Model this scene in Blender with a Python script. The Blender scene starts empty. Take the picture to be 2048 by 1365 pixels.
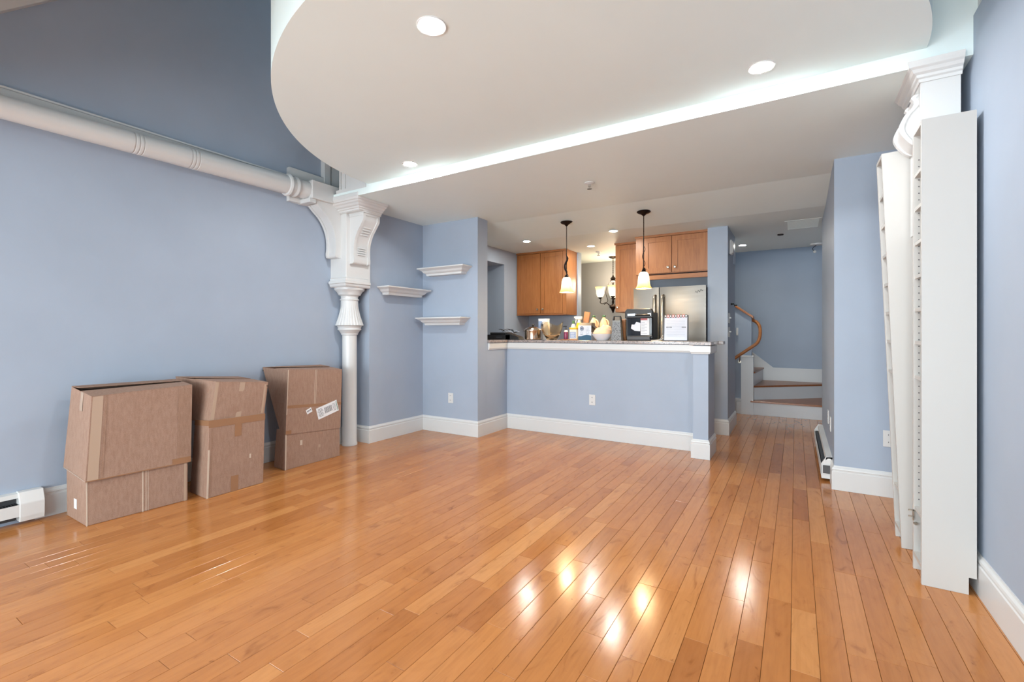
import bpy, bmesh, math, random
from mathutils import Vector, Matrix
random.seed(7)
S = bpy.context.scene
COL = S.collection
R = math.radians

# ------------------------------------------------------------------ camera
YAW = 0.5496
cam_d = bpy.data.cameras.new('camera'); cam = bpy.data.objects.new('camera', cam_d); COL.objects.link(cam)
cam.location = (0, 0, 1.155); cam.rotation_euler = (math.pi/2, 0, YAW)
cam_d.sensor_width = 36; cam_d.lens = 36*925/2048; cam_d.shift_y = -16.1/2048; cam_d.clip_start = .05
S.camera = cam
# ------------------------------------------------------------------ world, daylight, exposure
w = bpy.data.worlds.new('sky'); S.world = w; w.use_nodes = True
w.node_tree.nodes['Background'].inputs[0].default_value = (.72, .84, 1, 1)
w.node_tree.nodes['Background'].inputs[1].default_value = 1.0
WIN = [(-3.55, -2.35), (-2.0, -.8), (-.55, .5)]          # window openings in the back wall (x0, x1)
WZ = (.12, 2.08); YBACK = -3.4; R_UP = math.radians(12)      # window lamps tilted up to brighten the soffit and ceilings
for x0, x1 in WIN:
    ld = bpy.data.lights.new('daylight', 'AREA'); ld.shape = 'RECTANGLE'; ld.size = x1-x0; ld.size_y = WZ[1]-WZ[0]
    ld.energy = 52; ld.color = (.88, .967, 1.0)
    lo = bpy.data.objects.new('daylight', ld); COL.objects.link(lo)
    lo.location = ((x0+x1)/2, YBACK-.25, sum(WZ)/2); lo.rotation_euler = (-math.pi/2-R_UP, 0, math.pi)
ld = bpy.data.lights.new('daylight', 'AREA'); ld.shape = 'RECTANGLE'; ld.size = 1.9; ld.size_y = WZ[1]-WZ[0]; ld.energy = 36; ld.color = (.88, .967, 1.0)
lo = bpy.data.objects.new('daylight', ld); COL.objects.link(lo); lo.location = (-4.3, -1.85, sum(WZ)/2); lo.rotation_euler = (-math.pi/2, 0, math.pi/2)   # lamp for an added left-wall window, brightens the right wall
ADDED_SKY = (-2.4, -1.0, 4.0, 5.3)                            # added unseen skylight, cools and brightens the upper wall (x0, x1, y0, y1)
ld = bpy.data.lights.new('added_sky_lamp', 'AREA'); ld.shape = 'RECTANGLE'; ld.size = 1.4; ld.size_y = 1.3; ld.energy = 13; ld.color = (.78, .90, 1.0)
lo = bpy.data.objects.new('added_sky_lamp', ld); COL.objects.link(lo); lo.location = (-1.7, 4.65, 5.95)
S.view_settings.view_transform = 'Standard'; S.view_settings.look = 'None'; S.view_settings.gamma = 1
S.view_settings.use_curve_mapping = False
S.view_settings.exposure = 1.27
DOWNLIGHT = 75.0      # emission strength of the recessed lamps
S.cycles.max_bounces = 10; S.cycles.diffuse_bounces = 6; S.cycles.sample_clamp_indirect = 6

# ------------------------------------------------------------------ helpers
def lin(r, g, b):
    f = lambda c: (c/255/12.92) if c/255 <= .04045 else ((c/255+.055)/1.055)**2.4
    return (f(r), f(g), f(b), 1)

def wloc(o):
    v = Vector((0, 0, 0))
    while o is not None:
        v += o.location; o = o.parent
    return v

class M:
    """collects faces of one mesh"""
    def __init__(s): s.v = []; s.f = []
    def add(s, vs, fs):
        b = len(s.v); s.v += [tuple(p) for p in vs]; s.f += [tuple(i+b for i in f) for f in fs]; return s
    def box(s, x0, x1, y0, y1, z0, z1):
        return s.hexa([(x0,y0,z0),(x1,y0,z0),(x1,y1,z0),(x0,y1,z0),(x0,y0,z1),(x1,y0,z1),(x1,y1,z1),(x0,y1,z1)])
    def hexa(s, p):
        return s.add(p, [(3,2,1,0),(4,5,6,7),(0,1,5,4),(1,2,6,5),(2,3,7,6),(3,0,4,7)])
    def prism(s, poly, axis, a, b):
        """polygon in the plane normal to axis; x:(y,z)  y:(x,z)  z:(x,y)"""
        n = len(poly)
        P = {'x': lambda q, t: (t, q[0], q[1]), 'y': lambda q, t: (q[0], t, q[1]), 'z': lambda q, t: (q[0], q[1], t)}[axis]
        vs = [P(q, a) for q in poly]+[P(q, b) for q in poly]
        return s.add(vs, [tuple(range(n))[::-1], tuple(range(n, 2*n))]+[(i, (i+1) % n, (i+1) % n+n, i+n) for i in range(n)])
    def lathe(s, prof, c=(0,0,0), n=24, mod=None, axis='z', wave=None):
        vs = []; k = len(prof)
        for j, (r, z) in enumerate(prof):
            for i in range(n):
                a = 2*math.pi*i/n; rr = max(r, 1e-4)*(mod(j, a) if mod else 1); zz = z+(wave(j, a) if wave else 0)
                p = (rr*math.cos(a), rr*math.sin(a), zz)
                if axis == 'y': p = (p[0], p[2], p[1])
                if axis == 'x': p = (p[2], p[0], p[1])
                vs.append((p[0]+c[0], p[1]+c[1], p[2]+c[2]))
        fs = [(j*n+i, j*n+(i+1) % n, (j+1)*n+(i+1) % n, (j+1)*n+i) for j in range(k-1) for i in range(n)]
        fs += [tuple(range(n))[::-1], tuple((k-1)*n+i for i in range(n))]
        return s.add(vs, fs)
    def tube(s, path, r, n=8):
        path = [Vector(p) for p in path]; k = len(path); vs = []
        rs = r if isinstance(r, (list, tuple)) else [r]*k
        t0 = (path[1]-path[0]).normalized(); u = t0.orthogonal().normalized()
        for i, p in enumerate(path):
            t = (path[min(i+1, k-1)]-path[max(i-1, 0)]).normalized()
            u = (u-t*u.dot(t)).normalized(); v = t.cross(u)
            for j in range(n):
                a = 2*math.pi*j/n; vs.append(p+(u*math.cos(a)+v*math.sin(a))*rs[i])
        fs = [(i*n+j, i*n+(j+1) % n, (i+1)*n+(j+1) % n, (i+1)*n+j) for i in range(k-1) for j in range(n)]
        fs += [tuple(range(n))[::-1], tuple((k-1)*n+j for j in range(n))]
        return s.add(vs, fs)
    def sweep(s, path, prof, closed=False):
        """profile (outward distance, z) along a plan path; the room is on the path's right hand"""
        n = len(path); k = len(prof); vs = []
        def nrm(a, b):
            d = Vector((b[0]-a[0], b[1]-a[1])).normalized(); return Vector((d.y, -d.x))
        for i, p in enumerate(path):
            if closed: n0 = nrm(path[i-1], p); n1 = nrm(p, path[(i+1) % n])
            else:
                n0 = nrm(path[i-1], p) if i else nrm(p, path[1]); n1 = nrm(p, path[i+1]) if i < n-1 else n0
            m = (n0+n1); m = m/max(m.dot(n0), 1e-3)
            for d, z in prof: vs.append((p[0]+m.x*d, p[1]+m.y*d, z))
        fs = []
        for i in range(n if closed else n-1):
            a = i*k; b = ((i+1) % n)*k
            for j in range(k): j2 = (j+1) % k; fs.append((a+j, b+j, b+j2, a+j2))
        if not closed: fs += [tuple(range(k)), tuple((n-1)*k+j for j in range(k))[::-1]]
        return s.add(vs, fs)
    def build(s, name, mat, parent=None, bevel=0, smooth=None, local=False, recalc=True):
        me = bpy.data.meshes.new(name)
        off = Vector((0, 0, 0)); loc = Vector((0, 0, 0))
        if parent is not None and not local: off = wloc(parent)
        if parent is None and not local:
            xs, ys, zs = zip(*s.v); loc = Vector(((min(xs)+max(xs))/2, (min(ys)+max(ys))/2, min(zs))); off = loc
        me.from_pydata([Vector(p)-off for p in s.v], [], s.f)
        bm = bmesh.new(); bm.from_mesh(me); recalc and bmesh.ops.recalc_face_normals(bm, faces=bm.faces)
        if bevel: bmesh.ops.bevel(bm, geom=[e for e in bm.edges], offset=bevel, segments=1, affect='EDGES', clamp_overlap=True)
        bm.to_mesh(me); bm.free()
        if smooth is not None:
            me.shade_smooth(); me.set_sharp_from_angle(angle=R(smooth))
        o = bpy.data.objects.new(name, me); COL.objects.link(o); o.location = loc
        if mat: me.materials.append(mat)
        if parent is not None: o.parent = parent
        return o

def tag(o, label, cat, group=None):
    o['label'] = label; o['category'] = cat
    if group: o['group'] = group
    return o
def thing(name, label, cat, loc=(0,0,0), group=None, rot=(0,0,0)):
    o = bpy.data.objects.new(name, None); COL.objects.link(o); o.location = loc; o.rotation_euler = rot; o.empty_display_size = .1
    return tag(o, label, cat, group)
def struct(name, m, mat, bevel=0, smooth=None):
    o = m.build(name, mat, bevel=bevel, smooth=smooth); o['kind'] = 'structure'; return o
def copy_tree(o, parent=None):
    c = o.copy(); COL.objects.link(c); c.parent = parent
    for ch in list(o.children): copy_tree(ch, c)
    return c
def part(parent, name, mat, *boxes, bevel=0, local=False):
    m = M()
    for b in boxes: m.box(*b)
    return m.build(name, mat, parent, bevel=bevel, local=local)

# ------------------------------------------------------------------ materials
MATS = {}
def mat(name, col=(.8,.8,.8,1), rough=.5, metal=0, **kw):
    m = bpy.data.materials.new(name); m.use_nodes = True; b = m.node_tree.nodes['Principled BSDF']
    b.inputs['Base Color'].default_value = col; b.inputs['Roughness'].default_value = rough; b.inputs['Metallic'].default_value = metal
    for k, v in kw.items(): b.inputs[k.replace('_', ' ')].default_value = v
    MATS[name] = m; return m
def nd(m, t, **kw):
    n = m.node_tree.nodes.new(t)
    for k, v in kw.items(): setattr(n, k, v)
    return n
def lk(m, a, b): m.node_tree.links.new(a, b)
def bsdf(m): return m.node_tree.nodes['Principled BSDF']
def ramp(m, stops, fac):
    r = nd(m, 'ShaderNodeValToRGB'); e = r.color_ramp.elements
    while len(e) < len(stops): e.new(.5)
    for el, (p, c) in zip(e, stops): el.position = p; el.color = c
    lk(m, fac, r.inputs[0]); return r.outputs[0]
def coords(m, scale=(1,1,1), kind='Object'):
    t = nd(m, 'ShaderNodeTexCoord'); mp = nd(m, 'ShaderNodeMapping'); mp.inputs['Scale'].default_value = scale
    lk(m, t.outputs[kind], mp.inputs[0]); return mp.outputs[0]
def noise(m, vec, scale, detail=4, rough=.55, dist=0):
    n = nd(m, 'ShaderNodeTexNoise'); n.inputs['Scale'].default_value = scale; n.inputs['Detail'].default_value = detail
    n.inputs['Roughness'].default_value = rough; n.inputs['Distortion'].default_value = dist; lk(m, vec, n.inputs['Vector']); return n.outputs['Fac']
def bump(m, h, strength=.1, dist=.002):
    b = nd(m, 'ShaderNodeBump'); b.inputs['Strength'].default_value = strength; b.inputs['Distance'].default_value = dist
    lk(m, h, b.inputs['Height']); lk(m, b.outputs[0], bsdf(m).inputs['Normal'])
def paint(name, col, rough=.55, var=.03):
    m = mat(name, col, rough); v = coords(m, (1,1,1))
    n = noise(m, v, 2.5, 3); c = ramp(m, [(.3, tuple(x*(1-var) for x in col[:3])+(1,)), (.7, tuple(min(1, x*(1+var)) for x in col[:3])+(1,))], n)
    lk(m, c, bsdf(m).inputs['Base Color']); bump(m, noise(m, v, 260, 2), .12, .0008); return m

BLUE = paint('blue_wall_paint', lin(158, 170, 186), .5)
GREY = paint('grey_wall', lin(150, 150, 150), .55)  # dining walls are grey where the others are blue
WHITE = paint('white_ceiling_paint', lin(226, 239, 238), .6, .01)
TRIM = paint('white_trim_gloss', lin(208, 209, 208), .32, .01)
CABW = mat('white_melamine', lin(190, 188, 184), .38)
PLAST = mat('white_plastic', lin(210, 210, 208), .35)
BLACK = mat('black_plastic', lin(22, 22, 24), .4)
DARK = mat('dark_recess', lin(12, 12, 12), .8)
BRONZE = mat('oil_rubbed_bronze', lin(38, 26, 22), .42, .7)
NICKEL = mat('brushed_nickel', lin(196, 188, 174), .28, 1)
CHROME = mat('chrome', lin(215, 215, 215), .12, 1)

def wood_floor():
    m = mat('maple_floor', rough=.2); b = bsdf(m)
    at = nd(m, 'ShaderNodeAttribute', attribute_name='tone'); a2 = nd(m, 'ShaderNodeAttribute', attribute_name='shift')
    g = nd(m, 'ShaderNodeNewGeometry'); cb = nd(m, 'ShaderNodeCombineXYZ')
    mu = nd(m, 'ShaderNodeMath', operation='MULTIPLY'); mu.inputs[1].default_value = 60; lk(m, a2.outputs['Fac'], mu.inputs[0])
    lk(m, mu.outputs[0], cb.inputs[1]); lk(m, mu.outputs[0], cb.inputs[2])
    ad = nd(m, 'ShaderNodeVectorMath', operation='ADD'); lk(m, g.outputs['Position'], ad.inputs[0]); lk(m, cb.outputs[0], ad.inputs[1])
    def sc(x, y): 
        q = nd(m, 'ShaderNodeMapping'); q.inputs['Scale'].default_value = (x, y, 1); lk(m, ad.outputs[0], q.inputs[0]); return q.outputs[0]
    fine = noise(m, sc(60, 2.2), 1, 6, .6, .6)
    fig = noise(m, sc(11, 3.5), 1, 4, .55, 2.2)
    base = ramp(m, [(0, lin(154, 92, 47)), (.3, lin(176, 112, 59)), (.6, lin(188, 124, 69)), (1, lin(203, 142, 85))], at.outputs['Fac'])
    c1 = ramp(m, [(.25, (.88,.86,.83,1)), (.55, (1,1,1,1)), (.8, (1.0,.99,.97,1))], fine)
    c2 = ramp(m, [(.26, (.66,.59,.52,1)), (.38, (.93,.91,.89,1)), (.6, (1,1,1,1))], fig)
    spots = noise(m, sc(30, 22), 1, 3, .5, .8)
    c3 = ramp(m, [(.20, (.45,.37,.31,1)), (.29, (1,1,1,1))], spots)
    cur = base
    for c in (c1, c2, c3):
        x = nd(m, 'ShaderNodeMix', data_type='RGBA', blend_type='MULTIPLY'); x.inputs[0].default_value = 1
        lk(m, cur, x.inputs[6]); lk(m, c, x.inputs[7]); cur = x.outputs[2]
    lk(m, cur, b.inputs['Base Color'])
    rr = ramp(m, [(.3, (.13,)*3+(1,)), (.7, (.20,)*3+(1,))], noise(m, sc(3, 2), 1, 3)); lk(m, rr, b.inputs['Roughness'])
    bump(m, fine, .05, .001)
    return m
FLOOR = wood_floor()

def oak(name, axis, cols=((140,84,42),(164,104,56),(180,120,70)), rough=.38):
    m = mat(name, rough=rough); sc = [14, 14, 14]; sc['xyz'.index(axis)] = .9
    v = coords(m, tuple(sc)); f = noise(m, v, 1.6, 6, .6, 1.2); g = noise(m, v, 7, 4, .6, .3)
    a = nd(m, 'ShaderNodeMath', operation='MULTIPLY_ADD'); a.inputs[1].default_value = .45; lk(m, g, a.inputs[0])
    h = nd(m, 'ShaderNodeMath', operation='MULTIPLY'); h.inputs[1].default_value = .55; lk(m, f, h.inputs[0]); lk(m, h.outputs[0], a.inputs[2])
    lk(m, ramp(m, [(.3, lin(*cols[0])), (.5, lin(*cols[1])), (.72, lin(*cols[2]))], a.outputs[0]), bsdf(m).inputs['Base Color'])
    bump(m, g, .06, .001); return m
OAKV = oak('oak_vertical_grain', 'z'); OAKH = oak('oak_horizontal_grain', 'x')
STAIRW = oak('stair_tread_wood', 'x', ((120,70,40),(146,90,54),(160,104,66)), .3)
RAILW = oak('handrail_wood', 'x', ((136,80,40),(168,106,58),(186,124,74)), .3)

def granite():
    m = mat('granite', rough=.15); v = coords(m)
    n = noise(m, v, 70, 6, .75, .4); n2 = noise(m, v, 18, 3)
    vo = nd(m, 'ShaderNodeTexVoronoi'); vo.inputs['Scale'].default_value = 130; lk(m, v, vo.inputs['Vector'])
    c = ramp(m, [(.30, lin(40,36,38)), (.42, lin(120,112,112)), (.55, lin(176,166,160)), (.66, lin(150,110,88)), (.8, lin(205,198,190))], n)
    d = ramp(m, [(.1, (.25,.25,.27,1)), (.35, (1,1,1,1))], vo.outputs['Distance'])
    x = nd(m, 'ShaderNodeMix', data_type='RGBA', blend_type='MULTIPLY'); x.inputs[0].default_value = .7; lk(m, c, x.inputs[6]); lk(m, d, x.inputs[7])
    lk(m, x.outputs[2], bsdf(m).inputs['Base Color']); return m
GRANITE = granite()

def cardboard(name, a, b):
    m = mat(name, rough=.75); v = coords(m); g = noise(m, coords(m, (70, 70, 20)), 1, 3); n = noise(m, v, 190, 3, .7)
    x = nd(m, 'ShaderNodeMath', operation='ADD'); lk(m, g, x.inputs[0]); lk(m, n, x.inputs[1])
    h = nd(m, 'ShaderNodeMath', operation='MULTIPLY'); h.inputs[1].default_value = .5; lk(m, x.outputs[0], h.inputs[0])
    lk(m, ramp(m, [(.35, lin(*a)), (.65, lin(*b))], h.outputs[0]), bsdf(m).inputs['Base Color']); bump(m, g, .08, .001); return m
CARD = cardboard('cardboard', (142, 111, 93), (162, 132, 114))
CARD2 = cardboard('cardboard_inner', (136, 105, 86), (156, 125, 106))
EDGE = mat('torn_cardboard_edge', lin(196, 178, 160), .8)
TAPE = mat('packing_tape', lin(150, 112, 84), .22, 0)
TAPEL = mat('clear_packing_tape', lin(176, 152, 132), .22, 0)
LABEL = mat('paper_label', lin(226, 228, 230), .6); INK = mat('printed_ink', lin(50, 52, 58), .6)
GREENINK = mat('green_ink', lin(70, 130, 100), .6)

def steel():
    m = mat('stainless_steel', lin(118, 115, 110), .22, 1); v = coords(m, (1.5, 1, 160))
    n = noise(m, v, 2, 3); lk(m, ramp(m, [(.3, (.36,)*3+(1,)), (.7, (.46,)*3+(1,))], n), bsdf(m).inputs['Roughness'])
    bump(m, noise(m, coords(m, (1, 1, 3)), 1.5, 2), .25, .01); return m
STEEL = steel()
FRSIDE = mat('fridge_side_grey', lin(70, 70, 72), .45)
GLASS = mat('clear_glass', (1,1,1,1), .03, 0, Transmission_Weight=1.0, IOR=1.45)
AMBER = mat('amber_glass', lin(253, 240, 216), .03, 0, Transmission_Weight=1.0, IOR=1.45)
OVENGL = mat('oven_glass', lin(28, 30, 34), .05)
def emit(name, col, s, base=(.9,.9,.9,1)):
    m = mat(name, base, .4); b = bsdf(m); b.inputs['Emission Color'].default_value = col; b.inputs['Emission Strength'].default_value = s; return m
LENS = emit('lamp_lens', (.96, .985, 1, 1), DOWNLIGHT*5.2)
LENSK = emit('kitchen_lamp_lens', (.98, .955, .86, 1), DOWNLIGHT*3.3)
def shade_mat(name, z0, z1, s):
    """alabaster glass, amber towards the rim, lit from inside"""
    m = mat(name, lin(240, 222, 180), .35); t = nd(m, 'ShaderNodeTexCoord'); sp = nd(m, 'ShaderNodeSeparateXYZ'); lk(m, t.outputs['Object'], sp.inputs[0])
    mr = nd(m, 'ShaderNodeMapRange'); mr.inputs[1].default_value = z0; mr.inputs[2].default_value = z1; lk(m, sp.outputs[2], mr.inputs[0])
    n = noise(m, coords(m), 14, 3, .5, 1); ad = nd(m, 'ShaderNodeMath', operation='MULTIPLY_ADD'); ad.inputs[1].default_value = .25; lk(m, n, ad.inputs[0]); lk(m, mr.outputs[0], ad.inputs[2])
    c = ramp(m, [(.1, (.78,.42,.11,1)), (.34, (.98,.70,.30,1)), (.62, (1,.86,.58,1)), (1.0, (1,.9,.68,1))], ad.outputs[0])
    lk(m, c, bsdf(m).inputs['Emission Color']); lk(m, c, bsdf(m).inputs['Base Color']); bsdf(m).inputs['Emission Strength'].default_value = s; return m

# ------------------------------------------------------------------ structure: shell
XL, XR = -4.03, .70
ZC, ZC2, ZS = 2.44, 2.365, 2.522       # living-room side ceiling, kitchen/hall ceiling, balcony soffit
YB = 2.93
struct('wall_left', M().box(-4.2, XL, -.9, 8.6, 0, 6).box(-4.2, XL, -3.55, -2.8, 0, 6).box(-4.2, XL, -2.8, -.9, 0, WZ[0]).box(-4.2, XL, -2.8, -.9, WZ[1], 6), BLUE)
struct('wall_chase', M().box(XL, -3.808, 3.352, 4.18, 0, ZC+.02), BLUE)
struct('wall_stub', M().box(XL, -3.0, 4.17, 4.36, 0, ZC+.02), BLUE)
# low bar wall, L shaped, with its end post
struct('wall_bar', M().box(-3.63, -3.0, 4.36, 4.90, 0, 1.04).box(-3.0, -.676, 4.78, 4.90, 0, 1.04).box(-.808, -.676, 4.526, 4.78, 0, 1.04), BLUE)
kl = M().box(XL, -3.63, 5.709, 6.44, 0, 2.40).box(XL, -3.63, 4.36, 5.709, 2.155, 2.45)
struct('wall_kitchen_side', kl, BLUE)
struct('wall_kitchen_back', M().box(XL, -2.78, 6.44, 6.56, 0, 2.4), BLUE)
struct('wall_kitchen_fridge', M().box(-2.06, -.72, 6.46, 6.56, 0, 2.4), BLUE)
struct('wall_pier', M().box(-.862, -.65, 5.72, 6.46, 0, 2.4), BLUE)
struct('wall_dining', M().box(XL, -1.1, 7.51, 7.6, 0, 2.4).box(-1.2, -1.1, 6.56, 7.51, 0, 2.4), GREY)
struct('wall_knee', M().prism([(-1.25, 0), (-.66, 0), (-.66, .833), (-.532, .833), (-.532, 1.375), (-.732, 1.52), (-1.25, 1.9)], 'y', 7.40, 7.5), BLUE)
struct('wall_stair', M().box(-4.2, 1.6, 8.44, 8.6, 0, 6), BLUE)
struct('wall_hall', M().box(.245, .85, 4.16, 5.96, 0, 2.45).box(1.5, 1.6, 5.9, 8.5, 0, 6), BLUE)
struct('wall_right', M().box(XR, .85, -3.55, 4.16, 0, 2.58).box(XR, 1.02, -3.55, 2.93, 2.58, 2.62), BLUE)
struct('wall_right_upper', M().box(1.0, 1.15, -3.55, 8.6, 2.4, 6), BLUE)
# kitchen ceiling slab; its front face is the beam under the loft
def slab(x0, x1, top):
    return M().prism([(YB, ZC), (4.5, ZC), (5.3, ZC2), (7.69, ZC2), (7.69, top), (YB, top)], 'x', x0, x1)
struct('ceiling', slab(-3.37, 1.02, 2.78), WHITE)
struct('ceiling_corner', slab(XL, -3.37, 2.50), WHITE)
struct('ceiling_hall', M().box(1.02, 1.55, 5.9, 7.69, ZC2, 2.78), WHITE)
# curved balcony over the living room
CXB, AB, BB, NB = -1.40, 1.937, 1.79, 1.88
def sup(t, a=AB, b=BB):
    c, s_ = math.cos(t), math.sin(t)
    return (CXB+a*math.copysign(abs(c)**(2/NB), c), YB+.004-b*abs(s_)**(2/NB))
ell = [sup(math.pi*i/96) for i in range(97)]
bal = M().prism(ell, 'z', ZS, 2.82)
struct('ceiling_balcony', bal, WHITE, smooth=40)
rim = M(); inner = [sup(math.pi*i/96, AB-.08, BB-.08) for i in range(97)]
rim.prism(ell+inner[::-1], 'z', 2.82, 3.25)
struct('wall_parapet', rim, WHITE, smooth=40)
# roof slope, dormer ceiling, back wall with windows (behind the camera)
struct('ceiling_roof', M().prism([(-.14, 2.34), (3.45, 5.68), (ADDED_SKY[2], 5.68), (ADDED_SKY[2], 5.85), (3.3, 5.85), (-.14, 2.5)], 'x', -4.1, 1.55).box(-4.1, ADDED_SKY[0], ADDED_SKY[2], ADDED_SKY[3], 5.68, 5.85).box(ADDED_SKY[1], 1.55, ADDED_SKY[2], ADDED_SKY[3], 5.68, 5.85).box(-4.1, 1.55, ADDED_SKY[3], 8.6, 5.68, 5.85), WHITE)
x0, x1, y0, y1 = ADDED_SKY
struct('window_5', M().box(x0, x0+.06, y0, y1, 5.78, 5.88).box(x1-.06, x1, y0, y1, 5.78, 5.88).box(x0, x1, y0, y0+.06, 5.78, 5.88).box(x0, x1, y1-.06, y1, 5.78, 5.88), TRIM)  # frame of the added skylight
struct('ceiling_dormer', M().box(-4.1, 1.1, -3.55, -.1, 2.34, 2.5).box(-4.1, 1.1, -.3, -.14, 2.20, 2.36), WHITE)  # second box is an added unseen header that shades the parapet
bw = M(); xs = [-4.1]+[x for p in WIN for x in p]+[1.1]
for i in range(0, len(xs), 2): bw.box(xs[i], xs[i+1], YBACK-.14, YBACK, 0, 2.4)
for x0, x1 in WIN: bw.box(x0, x1, YBACK-.14, YBACK, 0, WZ[0]).box(x0, x1, YBACK-.14, YBACK, WZ[1], 2.4)
struct('wall_back', bw, BLUE)
for i, (x0, x1) in enumerate(WIN):
    y0, y1 = YBACK-.1, YBACK-.05; z0, z1 = WZ; zm = (z0+z1)/2
    m = M().box(x0, x0+.05, y0, y1, z0, z1).box(x1-.05, x1, y0, y1, z0, z1).box(x0, x1, y0, y1, z0, z0+.06).box(x0, x1, y0, y1, z1-.05, z1).box(x0, x1, y0, y1, zm-.025, zm+.025)
    wo = struct(f'window_{i+1}', m, TRIM)
    M().box(x0-.05, x1+.05, YBACK, YBACK+.05, z0-.04, z0).build('window_sill', TRIM, wo)

z0, z1 = WZ; zm = (z0+z1)/2
wo = struct('window_4', M().box(-4.15, -4.1, -2.8, -2.75, z0, z1).box(-4.15, -4.1, -.95, -.9, z0, z1).box(-4.15, -4.1, -2.8, -.9, z0, z0+.06).box(-4.15, -4.1, -2.8, -.9, z1-.05, z1).box(-4.15, -4.1, -1.88, -1.82, z0, z1), TRIM)  # added window out of view, there to light the right wall
M().box(XL, XL+.05, -2.85, -.85, z0-.04, z0).build('window_sill', TRIM, wo)

# ------------------------------------------------------------------ floor: slab and single planks
PW = .0865; GAP = .0011
fl = struct('floor', M().box(-4.1, 1.55, -3.5, 8.5, -.06, -.0095), DARK)
fwd = Vector((-math.sin(YAW), math.cos(YAW))); rgt = Vector((math.cos(YAW), math.sin(YAW)))
def in_view(x, y):
    z = x*fwd.x+y*fwd.y
    if z < .8: return None
    u = 1024+925*(x*rgt.x+y*rgt.y)/z; v = 666.4+925*1.155/z
    return z if -80 < u < 2130 and v < 1440 else None
planks = []
k0 = int(math.floor((-4.03+.014)/PW)); k1 = int(math.ceil((1.5+.014)/PW))
for k in range(k0, k1):
    x0 = -.014+k*PW; x1 = x0+PW; xm = (x0+x1)/2
    if xm > .75: ya, yb = 5.9, 7.36
    elif xm > -.72: ya, yb = -3.4, 7.36
    else: ya, yb = -3.4, 7.5
    y = ya-random.uniform(0, .8)
    while y < yb:
        L = random.choice((.38, .5, .62, .75, .9, 1.05, 1.2))*random.uniform(.85, 1.15)
        a, b = max(y, ya), min(y+L, yb)
        if b-a > .05: planks.append((x0, x1, a, b))
        y += L
def score(p):
    best = 0; n = max(2, int((p[3]-p[2])/.12))
    for i in range(n):
        x, y = (p[0]+p[1])/2, p[2]+(p[3]-p[2])*(i+.5)/n
        if y > 4.7 and not (-.62 < x < .24): continue
        if y > 4.1 and (x > .24 or x < -3.0): continue
        z = in_view(x, y)
        if z: best += 1/z**3*(p[3]-p[2])/n
    return best
planks.sort(key=score, reverse=True)
def plank_geo(p):
    x0, x1, a, b = p; g = GAP/2; x0 += g; x1 -= g; a += g; b -= g; e = .0009
    t = random.gauss(0, .00016); q = random.gauss(0, .00012)
    z = lambda x, y: t*(1 if x > 0 else -1)+q*(1 if y > 0 else -1)
    vs = [(x0, a, -.009), (x1, a, -.009), (x1, b, -.009), (x0, b, -.009)]
    for (dx, dy, h) in ((0, 0, -.0012), (e, e, 0)):
        vs += [(x0+dx, a+dy, h+z(-1, -1)-.0004), (x1-dx, a+dy, h+z(1, -1)-.0004), (x1-dx, b-dy, h+z(1, 1)-.0004), (x0+dx, b-dy, h+z(-1, 1)-.0004)]
    fs = [(8, 9, 10, 11)]
    for L0 in (0, 4):
        fs += [(L0+i, L0+(i+1) % 4, L0+4+(i+1) % 4, L0+4+i) for i in range(4)]
    return vs, fs
def tones(me, vals, per):
    a = me.attributes.new('tone', 'FLOAT', 'FACE'); s_ = me.attributes.new('shift', 'FLOAT', 'FACE')
    for i in range(len(me.polygons)):
        a.data[i].value = vals[i//per][0]; s_.data[i].value = vals[i//per][1]
rest = M(); rv = []; floc = wloc(fl)
for i, p in enumerate(planks):
    vs, fs = plank_geo(p); tn = (min(1, max(0, random.gauss(.5, .14))), random.random())
    if i < 300:
        c = Vector(((p[0]+p[1])/2, (p[2]+p[3])/2, 0))
        me = bpy.data.meshes.new('plank'); me.from_pydata([Vector(v)-c for v in vs], [], fs); tones(me, [tn], 9)
        me.materials.append(FLOOR); o = bpy.data.objects.new('plank', me); COL.objects.link(o); o.parent = fl; o.location = c-floc
    else: rest.add(vs, fs); rv.append(tn)
me = bpy.data.meshes.new('far_planks'); me.from_pydata([Vector(v)-floc for v in rest.v], [], rest.f); tones(me, rv, 9); me.materials.append(FLOOR)
o = bpy.data.objects.new('far_planks', me); COL.objects.link(o); o.parent = fl; o['kind'] = 'stuff'

# ------------------------------------------------------------------ baseboards and trims
BP = [(0, 0), (.016, 0), (.016, .132), (.012, .137), (.012, .146), (.015, .150), (.013, .160), (.006, .168), (.004, .176), (0, .176)]
struct('baseboard_left', M().sweep([(XL, .90), (XL, 3.352), (-3.808, 3.352), (-3.808, 4.17), (-3.0, 4.17), (-3.0, 4.78)], BP), TRIM)
struct('baseboard_bar', M().sweep([(-3.0, 4.78), (-.808, 4.78), (-.808, 4.526), (-.676, 4.526), (-.676, 4.90), (-.70, 4.90)], BP), TRIM)
struct('baseboard_pier', M().sweep([(-.85, 5.72), (-.65, 5.72), (-.65, 6.46), (-.80, 6.46)], BP), TRIM)
struct('baseboard_right', M().sweep([(.245, 4.36), (.245, 4.16), (XR, 4.16), (XR, -3.4)], BP), TRIM)
AP = [(0, .963), (.014, .963), (.016, .972), (.022, .978), (.022, 1.036), (0, 1.036)]
struct('trim_1', M().sweep([(-3.0, 4.37), (-3.0, 4.78), (-.808, 4.78), (-.808, 4.526), (-.676, 4.526), (-.676, 4.90)], AP), TRIM)
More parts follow.
